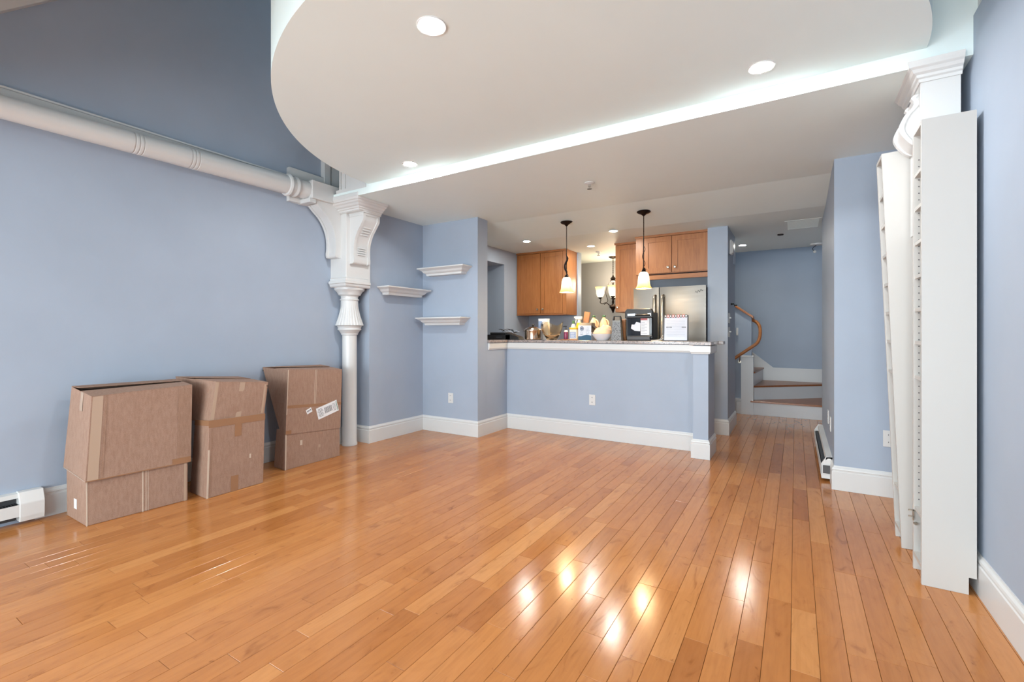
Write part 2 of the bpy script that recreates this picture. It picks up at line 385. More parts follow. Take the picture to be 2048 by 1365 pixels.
# raking crown on the upper wall
rk = M()
for d, a, b in ((.05, -.0, .05), (.09, .05, .10), (.07, .10, .16)):
    def zz(y, o): return 3.052+.932*(y-.754)+o*1.36
    rk.prism([(-.1, zz(-.1, a)), (3.2, zz(3.2, a)), (3.2, zz(3.2, b)), (-.1, zz(-.1, b))], 'x', XL, XL+d)
struct('trim_2', rk, TRIM)
# board on the wall behind the tubular beam, panelled pilaster and post over the column
struct('trim_3', M().box(XL, -4.0, -3.4, 2.62, 2.44, 2.612).box(XL, -3.985, -3.4, 2.62, 2.604, 2.615), TRIM)
struct('trim_4', M().box(XL, -3.985, 2.57, 2.96, 2.38, 2.692), TRIM)
p = struct('trim_5', M().box(XL, -3.97, 2.935, 3.00, 2.5, 4).box(XL, -3.97, 3.13, 3.19, 2.5, 4).box(XL, -3.99, 3.0, 3.13, 2.5, 4), TRIM)
M().box(-3.99, -3.982, 3.02, 3.11, 2.64, 3.6).build('panel', TRIM, p)
p = struct('trim_6', M().box(-3.76, -3.40, 2.955, 3.3, 2.49, 3.4), TRIM)
M().box(-3.76, -3.74, 2.94, 2.955, 2.5, 3.4).build('bead', TRIM, p); M().box(-3.70, -3.68, 2.945, 2.955, 2.5, 3.4).build('bead', TRIM, p)
M().box(-3.80, -3.38, 2.935, 2.956, 2.49, 2.535).build('plinth', TRIM, p)
struct('trim_7', M().box(.715, .76, 2.90, 2.98, 2.6, 4).box(.80, .83, 2.90, 2.98, 2.6, 4).box(.70, 1.0, 2.95, 2.98, 2.6, 4), TRIM)

# ------------------------------------------------------------------ left column with brackets, tubular beam
PXM = .00518
def zv(v): return 1.155+(666.4-v)*PXM
def zy(y): return zv(540+y/9.75)
CX, CY = -3.93, 3.20
col = thing('column', 'white fluted column with bracketed capital beside the cardboard boxes', 'column', (CX, CY, 0))
M().lathe([(.078, 0), (.078, .02), (.0725, .03), (.0725, 1.135)], (CX, CY, 0), 32).build('shaft', TRIM, col, smooth=40)
M().lathe([(.0725, 1.13), (.0835, zy(1262)), (.0835, zy(1244)), (.086, zy(1240)), (.098, zy(1200)), (.116, zy(1170)), (.116, zy(1158)), (.112, zy(1135)), (.119, zy(1110)), (.121, zy(1100))], (CX, CY, 0), 36).build('necking', TRIM, col, smooth=30)
prof = [(.126, zy(1096)), (.137, zy(1086)), (.130, zy(1045)), (.122, zy(1000)), (.106, zy(905)), (.096, zy(830)), (.0885, zy(760)), (.0865, zy(700)), (.0855, zy(640))]
M().lathe(prof, (CX, CY, 0), 144, mod=lambda j, a: 1+(.045 if 0 < j < 7 else 0)*(abs(math.cos(a*12))-.5)).build('fluted_vase', TRIM, col, smooth=25)
M().lathe([(.0855, zy(645)), (.0855, zy(606)), (.0945, zy(600)), (.0945, zy(582)), (.085, zy(574)), (.085, zy(535)), (.088, zy(520)), (.109, zy(500)), (.112, zy(486)), (.125, zy(440)), (.148, zy(405)), (.150, zy(370)), (.150, 1.63)], (CX, CY, 0), 40).build('capital_bell', TRIM, col, smooth=30)
BX0, BX1, BY0, BY1 = XL, -3.79, 3.045, 3.352
M().box(BX0, BX1, BY0, BY1, 1.62, 2.42).build('block', TRIM, col, bevel=.004)
mold = [(0, 1.615), (.012, 1.615), (.022, 1.625), (.028, 1.645), (.038, 1.65), (.038, 1.672), (.022, 1.678), (.022, 1.70), (.01, 1.705), (0, 1.712)]
M().sweep([(BX0+.02, BY0), (BX1, BY0), (BX1, BY1-.03)], mold).build('base_moulding', TRIM, col)
# crown
CPX, CPY = -3.58, 3.03
part(col, 'abacus', TRIM, (XL, CPX, CPY, 3.30, 2.34, 2.42))
crown = [(0, 2.345), (.010, 2.345), (.014, 2.358), (.026, 2.364), (.030, 2.374), (.048, 2.382), (.062, 2.396), (.078, 2.404), (.086, 2.416), (.098, 2.420), (.105, 2.4385), (0, 2.4385)]
M().sweep([(-3.88, CPY), (CPX, CPY), (CPX, 3.30)], crown).build('crown_moulding', TRIM, col)
M().box(-3.90, -3.475, CPY-.108, CPY+.02, 2.4385, 2.475).build('crown_fillet', TRIM, col, bevel=.003)
def console(parent, prof, axis, a, b, base, mk):
    """S-shaped bracket: outline (out, z) extruded a..b, with beads along both edges"""
    poly = prof+[(base, prof[-1][1]), (base, prof[0][1])]
    o = M().prism(poly, axis, a, b).build('bracket', TRIM, parent, smooth=30)
    for t0, t1 in ((a-.004, a+.026), (b-.026, b+.004)):
        up = [(q[0]+mk*.010, q[1]) for q in prof]; lo = [(q[0]-mk*.01, q[1]) for q in prof][::-1]
        M().prism(up+lo, axis, t0, t1).build('edge_bead', TRIM, o, smooth=30)
    return o
def smooth_curve(pts, n=5):
    out = []
    for i in range(len(pts)-1):
        p0, p1, p2, p3 = pts[max(i-1, 0)], pts[i], pts[i+1], pts[min(i+2, len(pts)-1)]
        for t in [k/n for k in range(n)]:
            out.append(tuple(.5*((2*p1[d])+(-p0[d]+p2[d])*t+(2*p0[d]-5*p1[d]+4*p2[d]-p3[d])*t*t+(-p0[d]+3*p1[d]-3*p2[d]+p3[d])*t**3) for d in range(len(p1))))
    return out+[pts[-1]]
rp = smooth_curve([(-3.79, 1.845), (-3.745, 1.85), (-3.735, 1.885), (-3.742, 1.95), (-3.732, 2.05), (-3.695, 2.14), (-3.635, 2.22), (-3.60, 2.27), (-3.598, 2.31)])
br = console(col, rp, 'y', 3.09, 3.29, -3.80, 1)
part(br, 'cap', TRIM, (-3.79, -3.588, 3.085, 3.295, 2.31, 2.332), (-3.79, -3.575, 3.08, 3.30, 2.332, 2.36))
for zz0 in (1.935, 2.13):
    for i in range(4):
        z = zz0+i*.022; xx = max((p for p in rp), key=lambda p: -abs(p[1]-z))[0]
        part(br, 'reed', TRIM, (xx-.03, xx+.016, 3.145, 3.235, z, z+.012))
lp = smooth_curve([(3.045, 1.90), (2.995, 1.905), (2.983, 1.94), (2.99, 2.0), (2.984, 2.10), (2.955, 2.19), (2.90, 2.275), (2.83, 2.335), (2.775, 2.39), (2.768, 2.42)])
console(col, lp, 'x', -4.005, -3.865, 3.05, -1)
part(col, 'beam_seat', TRIM, (XL, -3.83, 2.70, 3.05, 2.415, 2.585), (XL, -3.845, 2.68, 2.75, 2.375, 2.415), bevel=.004)

tb = thing('tubular_beam', 'long white tubular beam with ring grooves along the blue wall', 'beam', (-3.93, .6, 2.40))
def tz(y): return 2.466+.018*(y-.74)
def trd(y): return .0665+.0095*(y-.74)
ys = [-3.35, -1.3, .74]
prof = [(y, trd(y)) for y in ys]
for yg in (1.36, 1.385, 1.41, 1.71, 1.735, 1.76): prof += [(yg-.005, trd(yg)), (yg-.0025, trd(yg)-.005), (yg+.0025, trd(yg)-.005), (yg+.005, trd(yg))]
prof += [(2.50, trd(2.50))]
M().tube([(-3.925, y, tz(y)) for y, r in prof], [r for y, r in prof], 36).build('tube', TRIM, tb, smooth=35)
cl = [(2.49, .082), (2.497, .095), (2.51, .101), (2.523, .095), (2.53, .083), (2.56, .083), (2.568, .090), (2.58, .094), (2.592, .090), (2.60, .080), (2.64, .080), (2.65, .084), (2.70, .084)]
M().tube([(-3.925, y, tz(y)) for y, r in cl], [r for y, r in cl], 36).build('collar', TRIM, tb, smooth=35)

# ------------------------------------------------------------------ right column (mostly behind the shelf tower)
rc = thing('column', 'white column with scrolled bracket capital behind the shelf towers', 'column', (.60, 3.13, 0))
M().lathe([(.06, 0), (.056, .03), (.056, 1.55), (.075, 1.60), (.09, 1.66)], (.61, 3.095, 0), 28).build('shaft', TRIM, rc, smooth=40)
part(rc, 'block', TRIM, (.52, .664, 2.985, 3.19, 1.66, 2.42), (.52, .664, 2.957, 2.99, 2.15, 2.42))
cr = [(0, 2.372), (.006, 2.372), (.009, 2.386), (.017, 2.392), (.020, 2.404), (.032, 2.412), (.040, 2.426), (.050, 2.434), (.053, 2.448), (.057, 2.462), (0, 2.462)]
M().sweep([(.52, 3.30), (.52, 2.957), (.668, 2.957)], cr).build('crown_moulding', TRIM, rc)
rq = smooth_curve([(.52, 2.08), (.495, 2.10), (.462, 2.15), (.455, 2.19), (.475, 2.24), (.505, 2.275), (.512, 2.30), (.50, 2.32), (.512, 2.335)])
console(rc, rq, 'y', 3.0, 3.17, .53, -1)

# ------------------------------------------------------------------ bar countertop
ct = M().prism([(-3.625, 4.362), (-2.965, 4.362), (-2.965, 4.755), (-.84, 4.755), (-.84, 4.50), (-.648, 4.50), (-.648, 4.95), (-.60, 4.95), (-.60, 5.08), (-3.625, 5.08)], 'z', 1.041, 1.073)
tag(ct.build('bar_countertop', GRANITE, bevel=.004), 'speckled grey and brown granite countertop on the low bar wall', 'countertop')

# ------------------------------------------------------------------ recessed ceiling lamps
def downlight(label, loc, r, lens, group):
    t = thing('recessed_light', label, 'light', loc, group)
    M().lathe([(r*.72, -.001), (r*.74, -.004), (r*.98, -.005), (r, -.003), (r, 0)], n=32).build('trim_ring', PLAST, t, smooth=30, local=True)
    M().lathe([(0, -.0052), (r*.72, -.0052), (r*.72, -.001)], n=32).build('lens', lens, t, local=True)
    return t
G1 = 'round recessed lights in the balcony soffit'; G2 = 'small recessed lights in the kitchen ceiling'
downlight('round recessed light in the curved soffit, biggest and nearest the curved edge', (-1.379, 1.566, ZS), .066, LENS, G1)
downlight('round recessed light in the curved soffit, near the shelf towers', (-.148, 2.695, ZS), .062, LENS, G1)
downlight('round recessed light in the curved soffit, near the fluted column', (-2.653, 2.754, ZS), .062, LENS, G1)
downlight('small recessed kitchen light above the left wall cabinets', (-3.019, 5.30, ZC2), .058, LENSK, G2)
downlight('small recessed kitchen light between the two pendant lamps', (-1.838, 5.30, ZC2), .058, LENSK, G2)
downlight('small recessed kitchen light nearest the ceiling sprinkler and chandelier', (-2.424, 6.063, ZC2), .058, LENSK, G2)
downlight('recessed light in the hall ceiling beside the blue pier', (-.62, 7.085, ZC2), .058, LENSK, 'hall ceiling lights')

def sprinkler(label, loc, s=1):
    t = thing('fire_sprinkler', label, 'sprinkler', loc)
    M().lathe([(.034*s, 0), (.034*s, -.004*s), (.02*s, -.01*s), (.012*s, -.012*s)], n=20).build('escutcheon', PLAST, t, smooth=30, local=True)
    M().lathe([(.010*s, -.01*s), (.010*s, -.028*s), (.006*s, -.03*s), (.006*s, -.04*s)], n=12).build('nozzle', CHROME, t, smooth=30, local=True)
    M().lathe([(.017*s, -.040*s), (.017*s, -.043*s)], n=16).build('deflector', CHROME, t, local=True)
sprinkler('white ceiling sprinkler in front of the pendant lamps', (-1.501, 3.72, ZC), 1.25)
sprinkler('small ceiling sprinkler near the chandelier', (-2.501, 6.55, ZC2), 1.3)
o = M().lathe([(.035, ZC2), (.032, ZC2-.012), (.012, ZC2-.016)], (-.155, 6.554, 0), 20).build('concealed_sprinkler', BRONZE, smooth=30)
tag(o, 'small dark flush sprinkler cap in the hall ceiling', 'sprinkler')

# ------------------------------------------------------------------ pendant lamps
def pendant(label, loc, leaf):
    t = thing('pendant_lamp', label, 'pendant lamp', loc, 'pendant lamps over the bar')
    M().lathe([(.068, 0), (.070, -.008), (.058, -.018), (.03, -.028), (.016, -.04), (.006, -.05)], n=28).build('canopy', BRONZE, t, smooth=35, local=True)
    M().tube([(0, 0, -.04), (0, 0, -.60)], .0048, 8).build('rod', BRONZE, t, smooth=60, local=True)
    M().lathe([(.005, -.59), (.012, -.60), (.022, -.615), (.026, -.63), (.02, -.64)], n=20).build('socket_cap', BRONZE, t, smooth=35, local=True)
    sh = shade_mat('alabaster_shade', -.795, -.625, .56)
    M().lathe([(.020, -.626), (.036, -.630), (.048, -.648), (.056, -.68), (.060, -.72), (.063, -.755), (.070, -.778), (.080, -.792), (.082, -.797), (.078, -.798), (.066, -.778), (.058, -.75), (.052, -.69), (.034, -.638), (.018, -.632)], n=32).build('shade', sh, t, smooth=40, local=True)
    if leaf:
        pts = [(.008*math.sin(i*.9)+(.012 if 8 > i > 1 else 0)*math.sin(i*.8), -.012, -.36-i*.026) for i in range(11)]
        M().tube(pts, [.003, .006, .010, .012, .012, .011, .012, .013, .011, .007, .003], 8).build('leaf_twist', BRONZE, t, smooth=60, local=True)
    else:
        pts = [(.014*math.sin(i*.55), .014*math.cos(i*.55), -.36-i*.013) for i in range(20)]
        M().tube(pts, .0028, 6).build('leaf_twist', BRONZE, t, smooth=60, local=True)
    M().tube([(.004, -.01, -.585), (.02, -.015, -.60), (.032, -.018, -.612)], [.006, .004, .002], 6).build('leaf_tip', BRONZE, t, smooth=60, local=True)
    ld = bpy.data.lights.new('pendant_bulb', 'POINT'); ld.energy = 5; ld.color = (1, .78, .5); ld.shadow_soft_size = .03
    lo = bpy.data.objects.new('pendant_bulb', ld); COL.objects.link(lo); lo.parent = t; lo.location = (0, 0, -.80)
pendant('bronze pendant lamp with amber glass bell shade, in front of the left wall cabinets', (-2.209, 4.79, 2.413), True)
pendant('bronze pendant lamp with amber glass bell shade, in front of the refrigerator', (-1.337, 4.79, 2.413), False)

# ------------------------------------------------------------------ chandelier
ch = thing('chandelier', 'bronze chandelier with upturned amber glass shades hanging beyond the kitchen', 'chandelier', (-2.461, 7.08, ZC2))
M().lathe([(.065, 0), (.067, -.01), (.045, -.025), (.012, -.035)], n=24).build('canopy', BRONZE, ch, smooth=35, local=True)
for i in range(8):
    z = -.045-i*.032; m = M(); q = [(.009*math.cos(a), 0, .020*math.sin(a)) for a in [2*math.pi*k/10 for k in range(11)]]
    if i % 2: q = [(p[1], p[0], p[2]) for p in q]
    M().tube([(p[0], p[1], p[2]+z) for p in q], .0032, 6).build('chain_link', BRONZE, ch, smooth=60, local=True)
M().lathe([(.006, -.29), (.012, -.31), (.032, -.335), (.045, -.35), (.03, -.365), (.05, -.385), (.02, -.41), (.012, -.44), (.012, -.68), (.02, -.72), (.014, -.75), (.055, -.785), (.06, -.80), (.03, -.83), (.02, -.86), (.006, -.895)], n=24).build('stem', BRONZE, ch, smooth=35, local=True)
for a in (203, 288, 20, 108):
    ca, sa = math.cos(R(a)), math.sin(R(a))
    arm = [(.02, -.79), (.06, -.765), (.11, -.73), (.17, -.745), (.20, -.72), (.19, -.69), (.20, -.655)]
    arm = smooth_curve([(r, z) for r, z in arm], 4)
    M().tube([(r*ca, r*sa, z) for r, z in arm], .0065, 8).build('arm', BRONZE, ch, smooth=60, local=True)
    M().tube([(r*ca, r*sa, z) for r, z in smooth_curve([(.05, -.40), (.10, -.50), (.11, -.60), (.08, -.70), (.14, -.76)], 4)], .005, 8).build('scroll', BRONZE, ch, smooth=60, local=True)
    cx, cy = .20*ca, .20*sa
    M().lathe([(.012, -.67), (.032, -.655), (.036, -.645), (.015, -.635)], (cx, cy, 0), 20).build('shade_cup', BRONZE, ch, smooth=35, local=True)
    sm = M().lathe([(.03, -.645), (.05, -.625), (.062, -.585), (.066, -.53), (.078, -.49), (.082, -.478), (.078, -.478), (.060, -.53), (.045, -.62), (.02, -.635)], (cx, cy, 0), 28)
    sm.build('shade', shade_mat('chandelier_glass', -.47, -.62, .5), ch, smooth=40, local=True)
ld = bpy.data.lights.new('chandelier_bulb', 'POINT'); ld.energy = 14; ld.color = (1, .80, .56); ld.shadow_soft_size = .08
lo = bpy.data.objects.new('chandelier_bulb', ld); COL.objects.link(lo); lo.parent = ch; lo.location = (0, 0, -.42)

# ------------------------------------------------------------------ kitchen cabinets
def door(parent, x0, x1, y, z0, z1, knob):
    f = .06
    d = part(parent, 'door', OAKV, (x0, x0+f, y, y+.02, z0, z1), (x1-f, x1, y, y+.02, z0, z1), (x0+f, x1-f, y, y+.02, z0, z0+f), (x0+f, x1-f, y, y+.02, z1-f, z1))
    part(d, 'panel', OAKV, (x0+f-.004, x1-f+.004, y+.009, y+.016, z0+f-.004, z1-f+.004))
    if knob:
        M().lathe([(.006, 0), (.006, -.012), (.015, -.018), (.017, -.024), (.013, -.031), (.004, -.033)], (knob[0], y, knob[1]), 16, axis='y').build('knob', NICKEL, d, smooth=40)
def cabinet(label, x0, x1, y0, y1, z0, z1, doors):
    c = thing('wall_cabinet', label, 'cabinet', ((x0+x1)/2, y0, z0))
    part(c, 'body', OAKV, (x0, x1, y0+.021, y1, z0, z1), bevel=.001)
    for a, b, kx, kz in doors: door(c, a, b, y0, z0+.008, z1-.03, (kx, kz))
    M().prism([(x0-.004, z1-.026), (x1+.004, z1-.026), (x1+.012, z1), (x0-.012, z1)], 'y', y0-.01, y0+.03).build('top_moulding', OAKH, c)
    return c
c = cabinet('double-door oak wall cabinet hanging to the left of the chandelier', -3.629, -2.80, 6.06, 6.44, 1.435, ZC2, [(-3.622, -3.222, -3.262, 1.505), (-3.214, -2.86, -3.172, 1.505)])
part(c, 'face_stile', OAKV, (-2.856, -2.80, 6.064, 6.082, 1.437, 2.34))
M().hexa([(-3.63,6.06,1.42),(-2.80,6.06,1.42),(-2.80,6.43,1.42),(-3.63,6.43,1.42),(-3.63,6.06,1.435),(-2.80,6.06,1.435),(-2.80,6.43,1.435),(-3.63,6.43,1.435)]).build('light_rail', OAKH, c)
c = cabinet('tall single-door oak wall cabinet beside the chandelier', -2.08, -1.725, 6.07, 6.46, 1.435, ZC2, [(-2.075, -1.73, -2.045, 1.50)])
c = cabinet('double-door oak cabinet above the refrigerator', -1.716, -.862, 5.79, 6.46, 1.885, ZC2, [(-1.62, -1.282, -1.318, 1.955), (-1.272, -.868, -1.238, 1.955)])
part(c, 'face_stile', OAKV, (-1.714, -1.626, 5.792, 5.812, 1.885, 2.34))
part(c, 'valance', OAKH, (-1.60, -.862, 5.80, 5.82, 1.815, 1.868))

# ------------------------------------------------------------------ refrigerator
fr = thing('refrigerator', 'stainless steel side-by-side refrigerator below the oak cabinet', 'refrigerator', (-1.29, 6.0, 0))
part(fr, 'body', FRSIDE, (-1.702, -.872, 5.715, 6.44, .02, 1.69), bevel=.004)
def bowed(x0, x1, z0, z1, y0, y1):
    n = 10; pts = [(x0+(x1-x0)*i/n, y0+.006*(2*i/n-1)**4) for i in range(n+1)]
    return M().prism(pts+[(x1, y1), (x0, y1)], 'z', z0, z1)
d1 = bowed(-1.704, -1.398, .10, 1.704, 5.652, 5.71).build('freezer_door', STEEL, fr, smooth=30)
d2 = bowed(-1.388, -.870, .10, 1.704, 5.652, 5.71).build('refrigerator_door', STEEL, fr, smooth=30)
for d, x in ((d1, -1.438), (d2, -1.345)):
    M().tube([(x, 5.655, 1.60), (x, 5.61, 1.59), (x, 5.60, 1.55), (x, 5.60, .60), (x, 5.61, .55), (x, 5.655, .54)], .019, 12).build('handle', NICKEL, d, smooth=60)
part(fr, 'base_grille', BLACK, (-1.70, -.872, 5.69, 5.72, .01, .09))
lg = [(-.985+i*.0055, 5.6515, 1.622+.016*math.sin(i*1.25)+.002*i) for i in range(16)]
M().tube(lg, .0018, 6).build('script_emblem', BLACK, d2)

# ------------------------------------------------------------------ wall plates
def outlet(label, loc, rz, duplex=True):
    t = thing('power_outlet', label, 'outlet', loc, 'duplex outlets', (0, 0, rz))
    part(t, 'cover_plate', PLAST, (-.036, .036, -.006, 0, -.058, .058), bevel=.002, local=True)
    for z in (-.026, .026):
        s_ = M().lathe([(.016, -.006), (.016, -.0075)], (0, 0, z), 20, axis='y').build('socket', PLAST, t, local=True)
        M().box(-.008, -.005, -.0082, -.0072, z-.004, z+.007).box(.004, .007, -.0082, -.0072, z-.004, z+.007).build('slots', INK, s_, local=True)
outlet('white duplex outlet below the floating shelves', (-3.379, 4.17, .407), 0)
outlet('white duplex outlet in the middle of the low bar wall', (-1.896, 4.78, .421), 0)
outlet('white duplex outlet partly hidden by the leaning shelf tower', (.565, 4.16, .41), 0)
outlet('white duplex outlet on the hall wall above the heater, nearer the corner', (.245, 4.53, .42), -math.pi/2)
outlet('white duplex outlet on the hall wall above the heater, farther from the corner', (.245, 4.83, .432), -math.pi/2)
def switch(label, loc):
    t = thing('light_switch', label, 'switch', loc, 'switches on the pier', (0, 0, math.pi/2))
    part(t, 'cover_plate', PLAST, (-.055, .055, -.006, 0, -.058, .058), bevel=.002, local=True)
    for x in (-.022, .022): part(t, 'toggle', PLAST, (x-.006, x+.006, -.022, -.005, -.004, .012), bevel=.002, local=True)
switch('white double light switch on the blue pier, the upper one', (-.65, 5.84, 1.324))
switch('white double light switch on the blue pier, the lower one', (-.65, 5.84, 1.165))
t = thing('door_chime', 'white rounded chime box high on the blue pier', 'chime', (-.65, 5.90, 2.06))
part(t, 'housing', PLAST, (-.65, -.618, 5.84, 5.95, 2.06, 2.23), bevel=.012); part(t, 'cover', PLAST, (-.62, -.61, 5.855, 5.935, 2.08, 2.21), bevel=.004)
tag(M().box(-.65, -.64, 6.25, 6.42, 2.0, 2.17).build('blank_plate', BLUE, bevel=.002), 'blue painted access plate high on the pier beside the chime', 'plate')
for lab, y, z in (('black wall hook on the blue pier nearer the kitchen', 6.02, 1.497), ('black wall hook on the blue pier nearer the stairs', 6.37, 1.50)):
    tag(M().lathe([(.014, 0), (.014, .006), (.007, .012), (.010, .03), (.004, .034)], (-.65, y, z), 14, axis='x').build('wall_hook', BLACK, smooth=40), lab, 'hook')
tag(M().box(-.728, -.70, 7.375, 7.40, 1.12, 1.23).build('wall_plate', PLAST, bevel=.003), 'white blank plate on the knee wall by the stairs', 'plate')
# hall ceiling grille and smoke alarm
v = thing('ceiling_grille', 'flat painted return-air grille in the hall ceiling', 'grille', (.07, 6.05, ZC2-.006))
part(v, 'frame', WHITE, (-.10, .242, 5.82, 5.845, ZC2-.002, ZC2), (-.10, .242, 6.285, 6.31, ZC2-.002, ZC2), (-.10, -.075, 5.845, 6.285, ZC2-.002, ZC2), (.217, .242, 5.845, 6.285, ZC2-.002, ZC2))
for i in range(14): part(v, 'slat', WHITE, (-.075, .217, 5.852+i*.031, 5.872+i*.031, ZC2-.0012, ZC2))
t = thing('smoke_alarm', 'white round ceiling alarm with a dangling wire at the hall end', 'alarm', (.245, 7.5, ZC2))
M().lathe([(.075, 0), (.072, -.015), (.05, -.022)], n=28).build('base_plate', PLAST, t, smooth=35, local=True)
M().tube(smooth_curve([(0, 0, -.02), (-.03, 0, -.04), (-.045, 0, -.07), (-.02, 0, -.10)], 4), .004, 6).build('wire', BLACK, t, smooth=60, local=True)
M().lathe([(.004, -.085), (.018, -.095), (.020, -.11), (.010, -.125)], (-.02, 0, 0), 16).build('sensor', PLAST, t, smooth=40, local=True)

# ------------------------------------------------------------------ floating shelves
def crown_shelf(label, loc, rz, w, d=.17, h=.088):
    t = thing('floating_shelf', label, 'shelf', loc, 'white crown-moulding wall shelves', (0, 0, rz))
    # local frame: wall at y=0, shelf towards -y, x along the wall, z=0 at the top
    pr = [(0, -h), (.030, -h), (.034, -h+.022), (.048, -h+.030), (.056, -h+.036), (.070, -h+.055), (.092, -h+.068), (.105, -.012), (.105, -.012)]
    i = .09
    path = [(-w/2+i, 0), (-w/2+i, -d+i), (w/2-i, -d+i), (w/2-i, 0)]
    m = M().sweep(path[::1], [(a-.015, z) for a, z in pr]+[(-.05, -.012), (-.05, -h)]); m.build('moulding', TRIM, t, local=True)
    part(t, 'bottom_board', TRIM, (-w/2+i+.01, w/2-i-.01, -d+i+.01, 0, -h+.003, -h+.012), local=True)
    part(t, 'top_board', TRIM, (-w/2-.006, w/2+.006, -d-.006, 0, -.014, 0), bevel=.003, local=True)
crown_shelf('white crown-moulding shelf, the highest, above the outlet', (-3.41, 4.17, 1.905), 0, .66)
crown_shelf('white crown-moulding shelf, the lowest, above the outlet', (-3.435, 4.17, 1.333), 0, .66)
crown_shelf('white crown-moulding shelf next to the fluted column', (-3.808, 3.79, 1.655), math.pi/2, .66)

# ------------------------------------------------------------------ baseboard heaters
def heater(label, loc, rz, L, h=.19, d=.07):
    """local: wall at y=0, body towards -y, runs along +x from the near end cap"""
    t = thing('baseboard_heater', label, 'heater', loc, 'baseboard heaters', (0, 0, rz))
    cap = [(0, .02), (-d, .02), (-d-.004, .05), (-d-.004, h-.06), (-d+.03, h), (0, h)]
    for a in (0, L-.012): M().prism(cap, 'x', a, a+.012).build('end_cap', PLAST, t, local=True)
    M().prism([(-d-.001, .055), (-d-.006, .055), (-d-.006, h-.065), (-d-.001, h-.065)], 'x', .012, L).build('front_panel', PLAST, t, local=True)
    M().prism([(0, h-.012), (-d+.04, h-.012), (-d+.026, h-.03), (-d+.03, h-.004), (0, h)], 'x', .012, L).build('top_cover', PLAST, t, local=True)
    M().box(.012, L, -.008, 0, .02, h-.012).build('back_plate', FRSIDE, t, local=True)
    M().tube([(.012, -.038, .09), (L, -.038, .09)], .011, 10).build('pipe', BRONZE, t, local=True)
    m = M()
    for i in range(int(L/.012)): m.box(.02+i*.012, .021+i*.012, -.062, -.012, .062, .125)
    m.build('fins', FRSIDE, t, local=True)
    return t
hl = heater('cream baseboard heater along the blue wall beside the cardboard boxes', (XL, -1.28, 0), math.pi/2, 2.2)
M().prism([(0, .02), (-.074, .02), (-.08, .05), (-.08, .128), (-.05, .194), (0, .194)], 'x', 2.10, 2.21).build('end_sleeve', PLAST, hl, local=True, bevel=.003)
heater('white baseboard heater on the hall wall, ending at the corner', (.245, 5.85, 0), -math.pi/2, 1.5)

# ------------------------------------------------------------------ winding stairs at the hall end
st = thing('staircase', 'winding stairs with oak treads and white risers at the hall end', 'staircase', (.2, 7.9, 0))
PX, PY = -.52, 7.40      # pivot of the winders at the newel
YW = 8.437; XE = 1.48
part(st, 'riser', TRIM, (-.72, XE, 7.345, 7.365, 0, .175))
M().prism([(-.54, 7.32), (XE, 7.32), (XE, YW), (.62, YW), (PX+.02, 7.43), (-.54, 7.40)], 'z', .175, .20).build('tread', STAIRW, st, bevel=.004)
def oriented(p, q, th, z0, z1):
    d = Vector((q[0]-p[0], q[1]-p[1])).normalized(); n = Vector((-d.y, d.x))*th
    return M().prism([p, q, (q[0]+n.x, q[1]+n.y), (p[0]+n.x, p[1]+n.y)], 'z', z0, z1)
oriented((PX+.02, 7.43), (.62, YW-.02), .02, .20, .377).build('riser', TRIM, st)
M().prism([(PX+.01, 7.405), (.66, YW), (-.46, YW), (PX+.01, 7.44)], 'z', .377, .402).build('tread', STAIRW, st, bevel=.003)
oriented((PX+.015, 7.43), (-.44, YW), .02, .402, .578).build('riser', TRIM, st)
M().prism([(PX+.035, 7.42), (-.425, YW), (-.72, YW), (-.74, 7.51)], 'z', .578, .602).build('tread', STAIRW, st, bevel=.003)
part(st, 'riser', TRIM, (-.74, -.72, 7.51, YW, .602, .778)); part(st, 'tread', STAIRW, (-1.0, -.70, 7.51, YW, .778, .802))
m = M().prism([(XE, .2), (XE, .59), (-.30, .594), (-.60, .84), (-1.2, 1.33), (-1.2, .5), (-.6, .2)], 'y', YW-.02, YW); m.build('skirt_board', TRIM, st)
m = M().prism([(XE, .582), (XE, .604), (-.297, .606), (-.60, .854), (-.60, .832), (-.303, .586)], 'y', YW-.03, YW-.018); m.build('skirt_cap', TRIM, st)
nw = part(st, 'newel_post', TRIM, (-.66, -.505, 7.325, 7.47, 0, .815)); part(nw, 'cap', TRIM, (-.666, -.498, 7.318, 7.476, .815, .832), bevel=.004)
part(st, 'skirt_return', TRIM, (-1.0, -.66, 7.375, 7.40, 0, .20), (-1.0, -.66, 7.36, 7.40, .19, .215))
M().hexa([(-1.1,7.375,1.787),(-.505,7.375,1.355),(-.505,7.525,1.355),(-1.1,7.525,1.787),(-1.1,7.375,1.822),(-.505,7.375,1.39),(-.505,7.525,1.39),(-1.1,7.525,1.822)]).build('wall_cap', RAILW, st, bevel=.005)
hr = thing('handrail', 'curved oak handrail wrapping around the knee wall of the stairs', 'handrail', (-.6, 7.33, .8))
M().tube(smooth_curve([(-.95, 7.34, .64), (-.732, 7.34, .80), (-.58, 7.34, .915), (-.50, 7.34, .975), (-.455, 7.36, 1.02), (-.43, 7.40, 1.09), (-.425, 7.44, 1.18), (-.44, 7.48, 1.26), (-.48, 7.50, 1.315), (-.545, 7.51, 1.35)], 5), .022, 12).build('rail', RAILW, hr, smooth=60)
M().tube([(-.68, 7.34, .83), (-.68, 7.345, .77), (-.685, 7.37, .745), (-.685, 7.40, .74)], .007, 8).build('bracket', NICKEL, hr, smooth=60)
M().lathe([(.022, 7.392), (.022, 7.40)], (-.685, 0, .74), 16, axis='y').build('bracket_plate', NICKEL, hr)

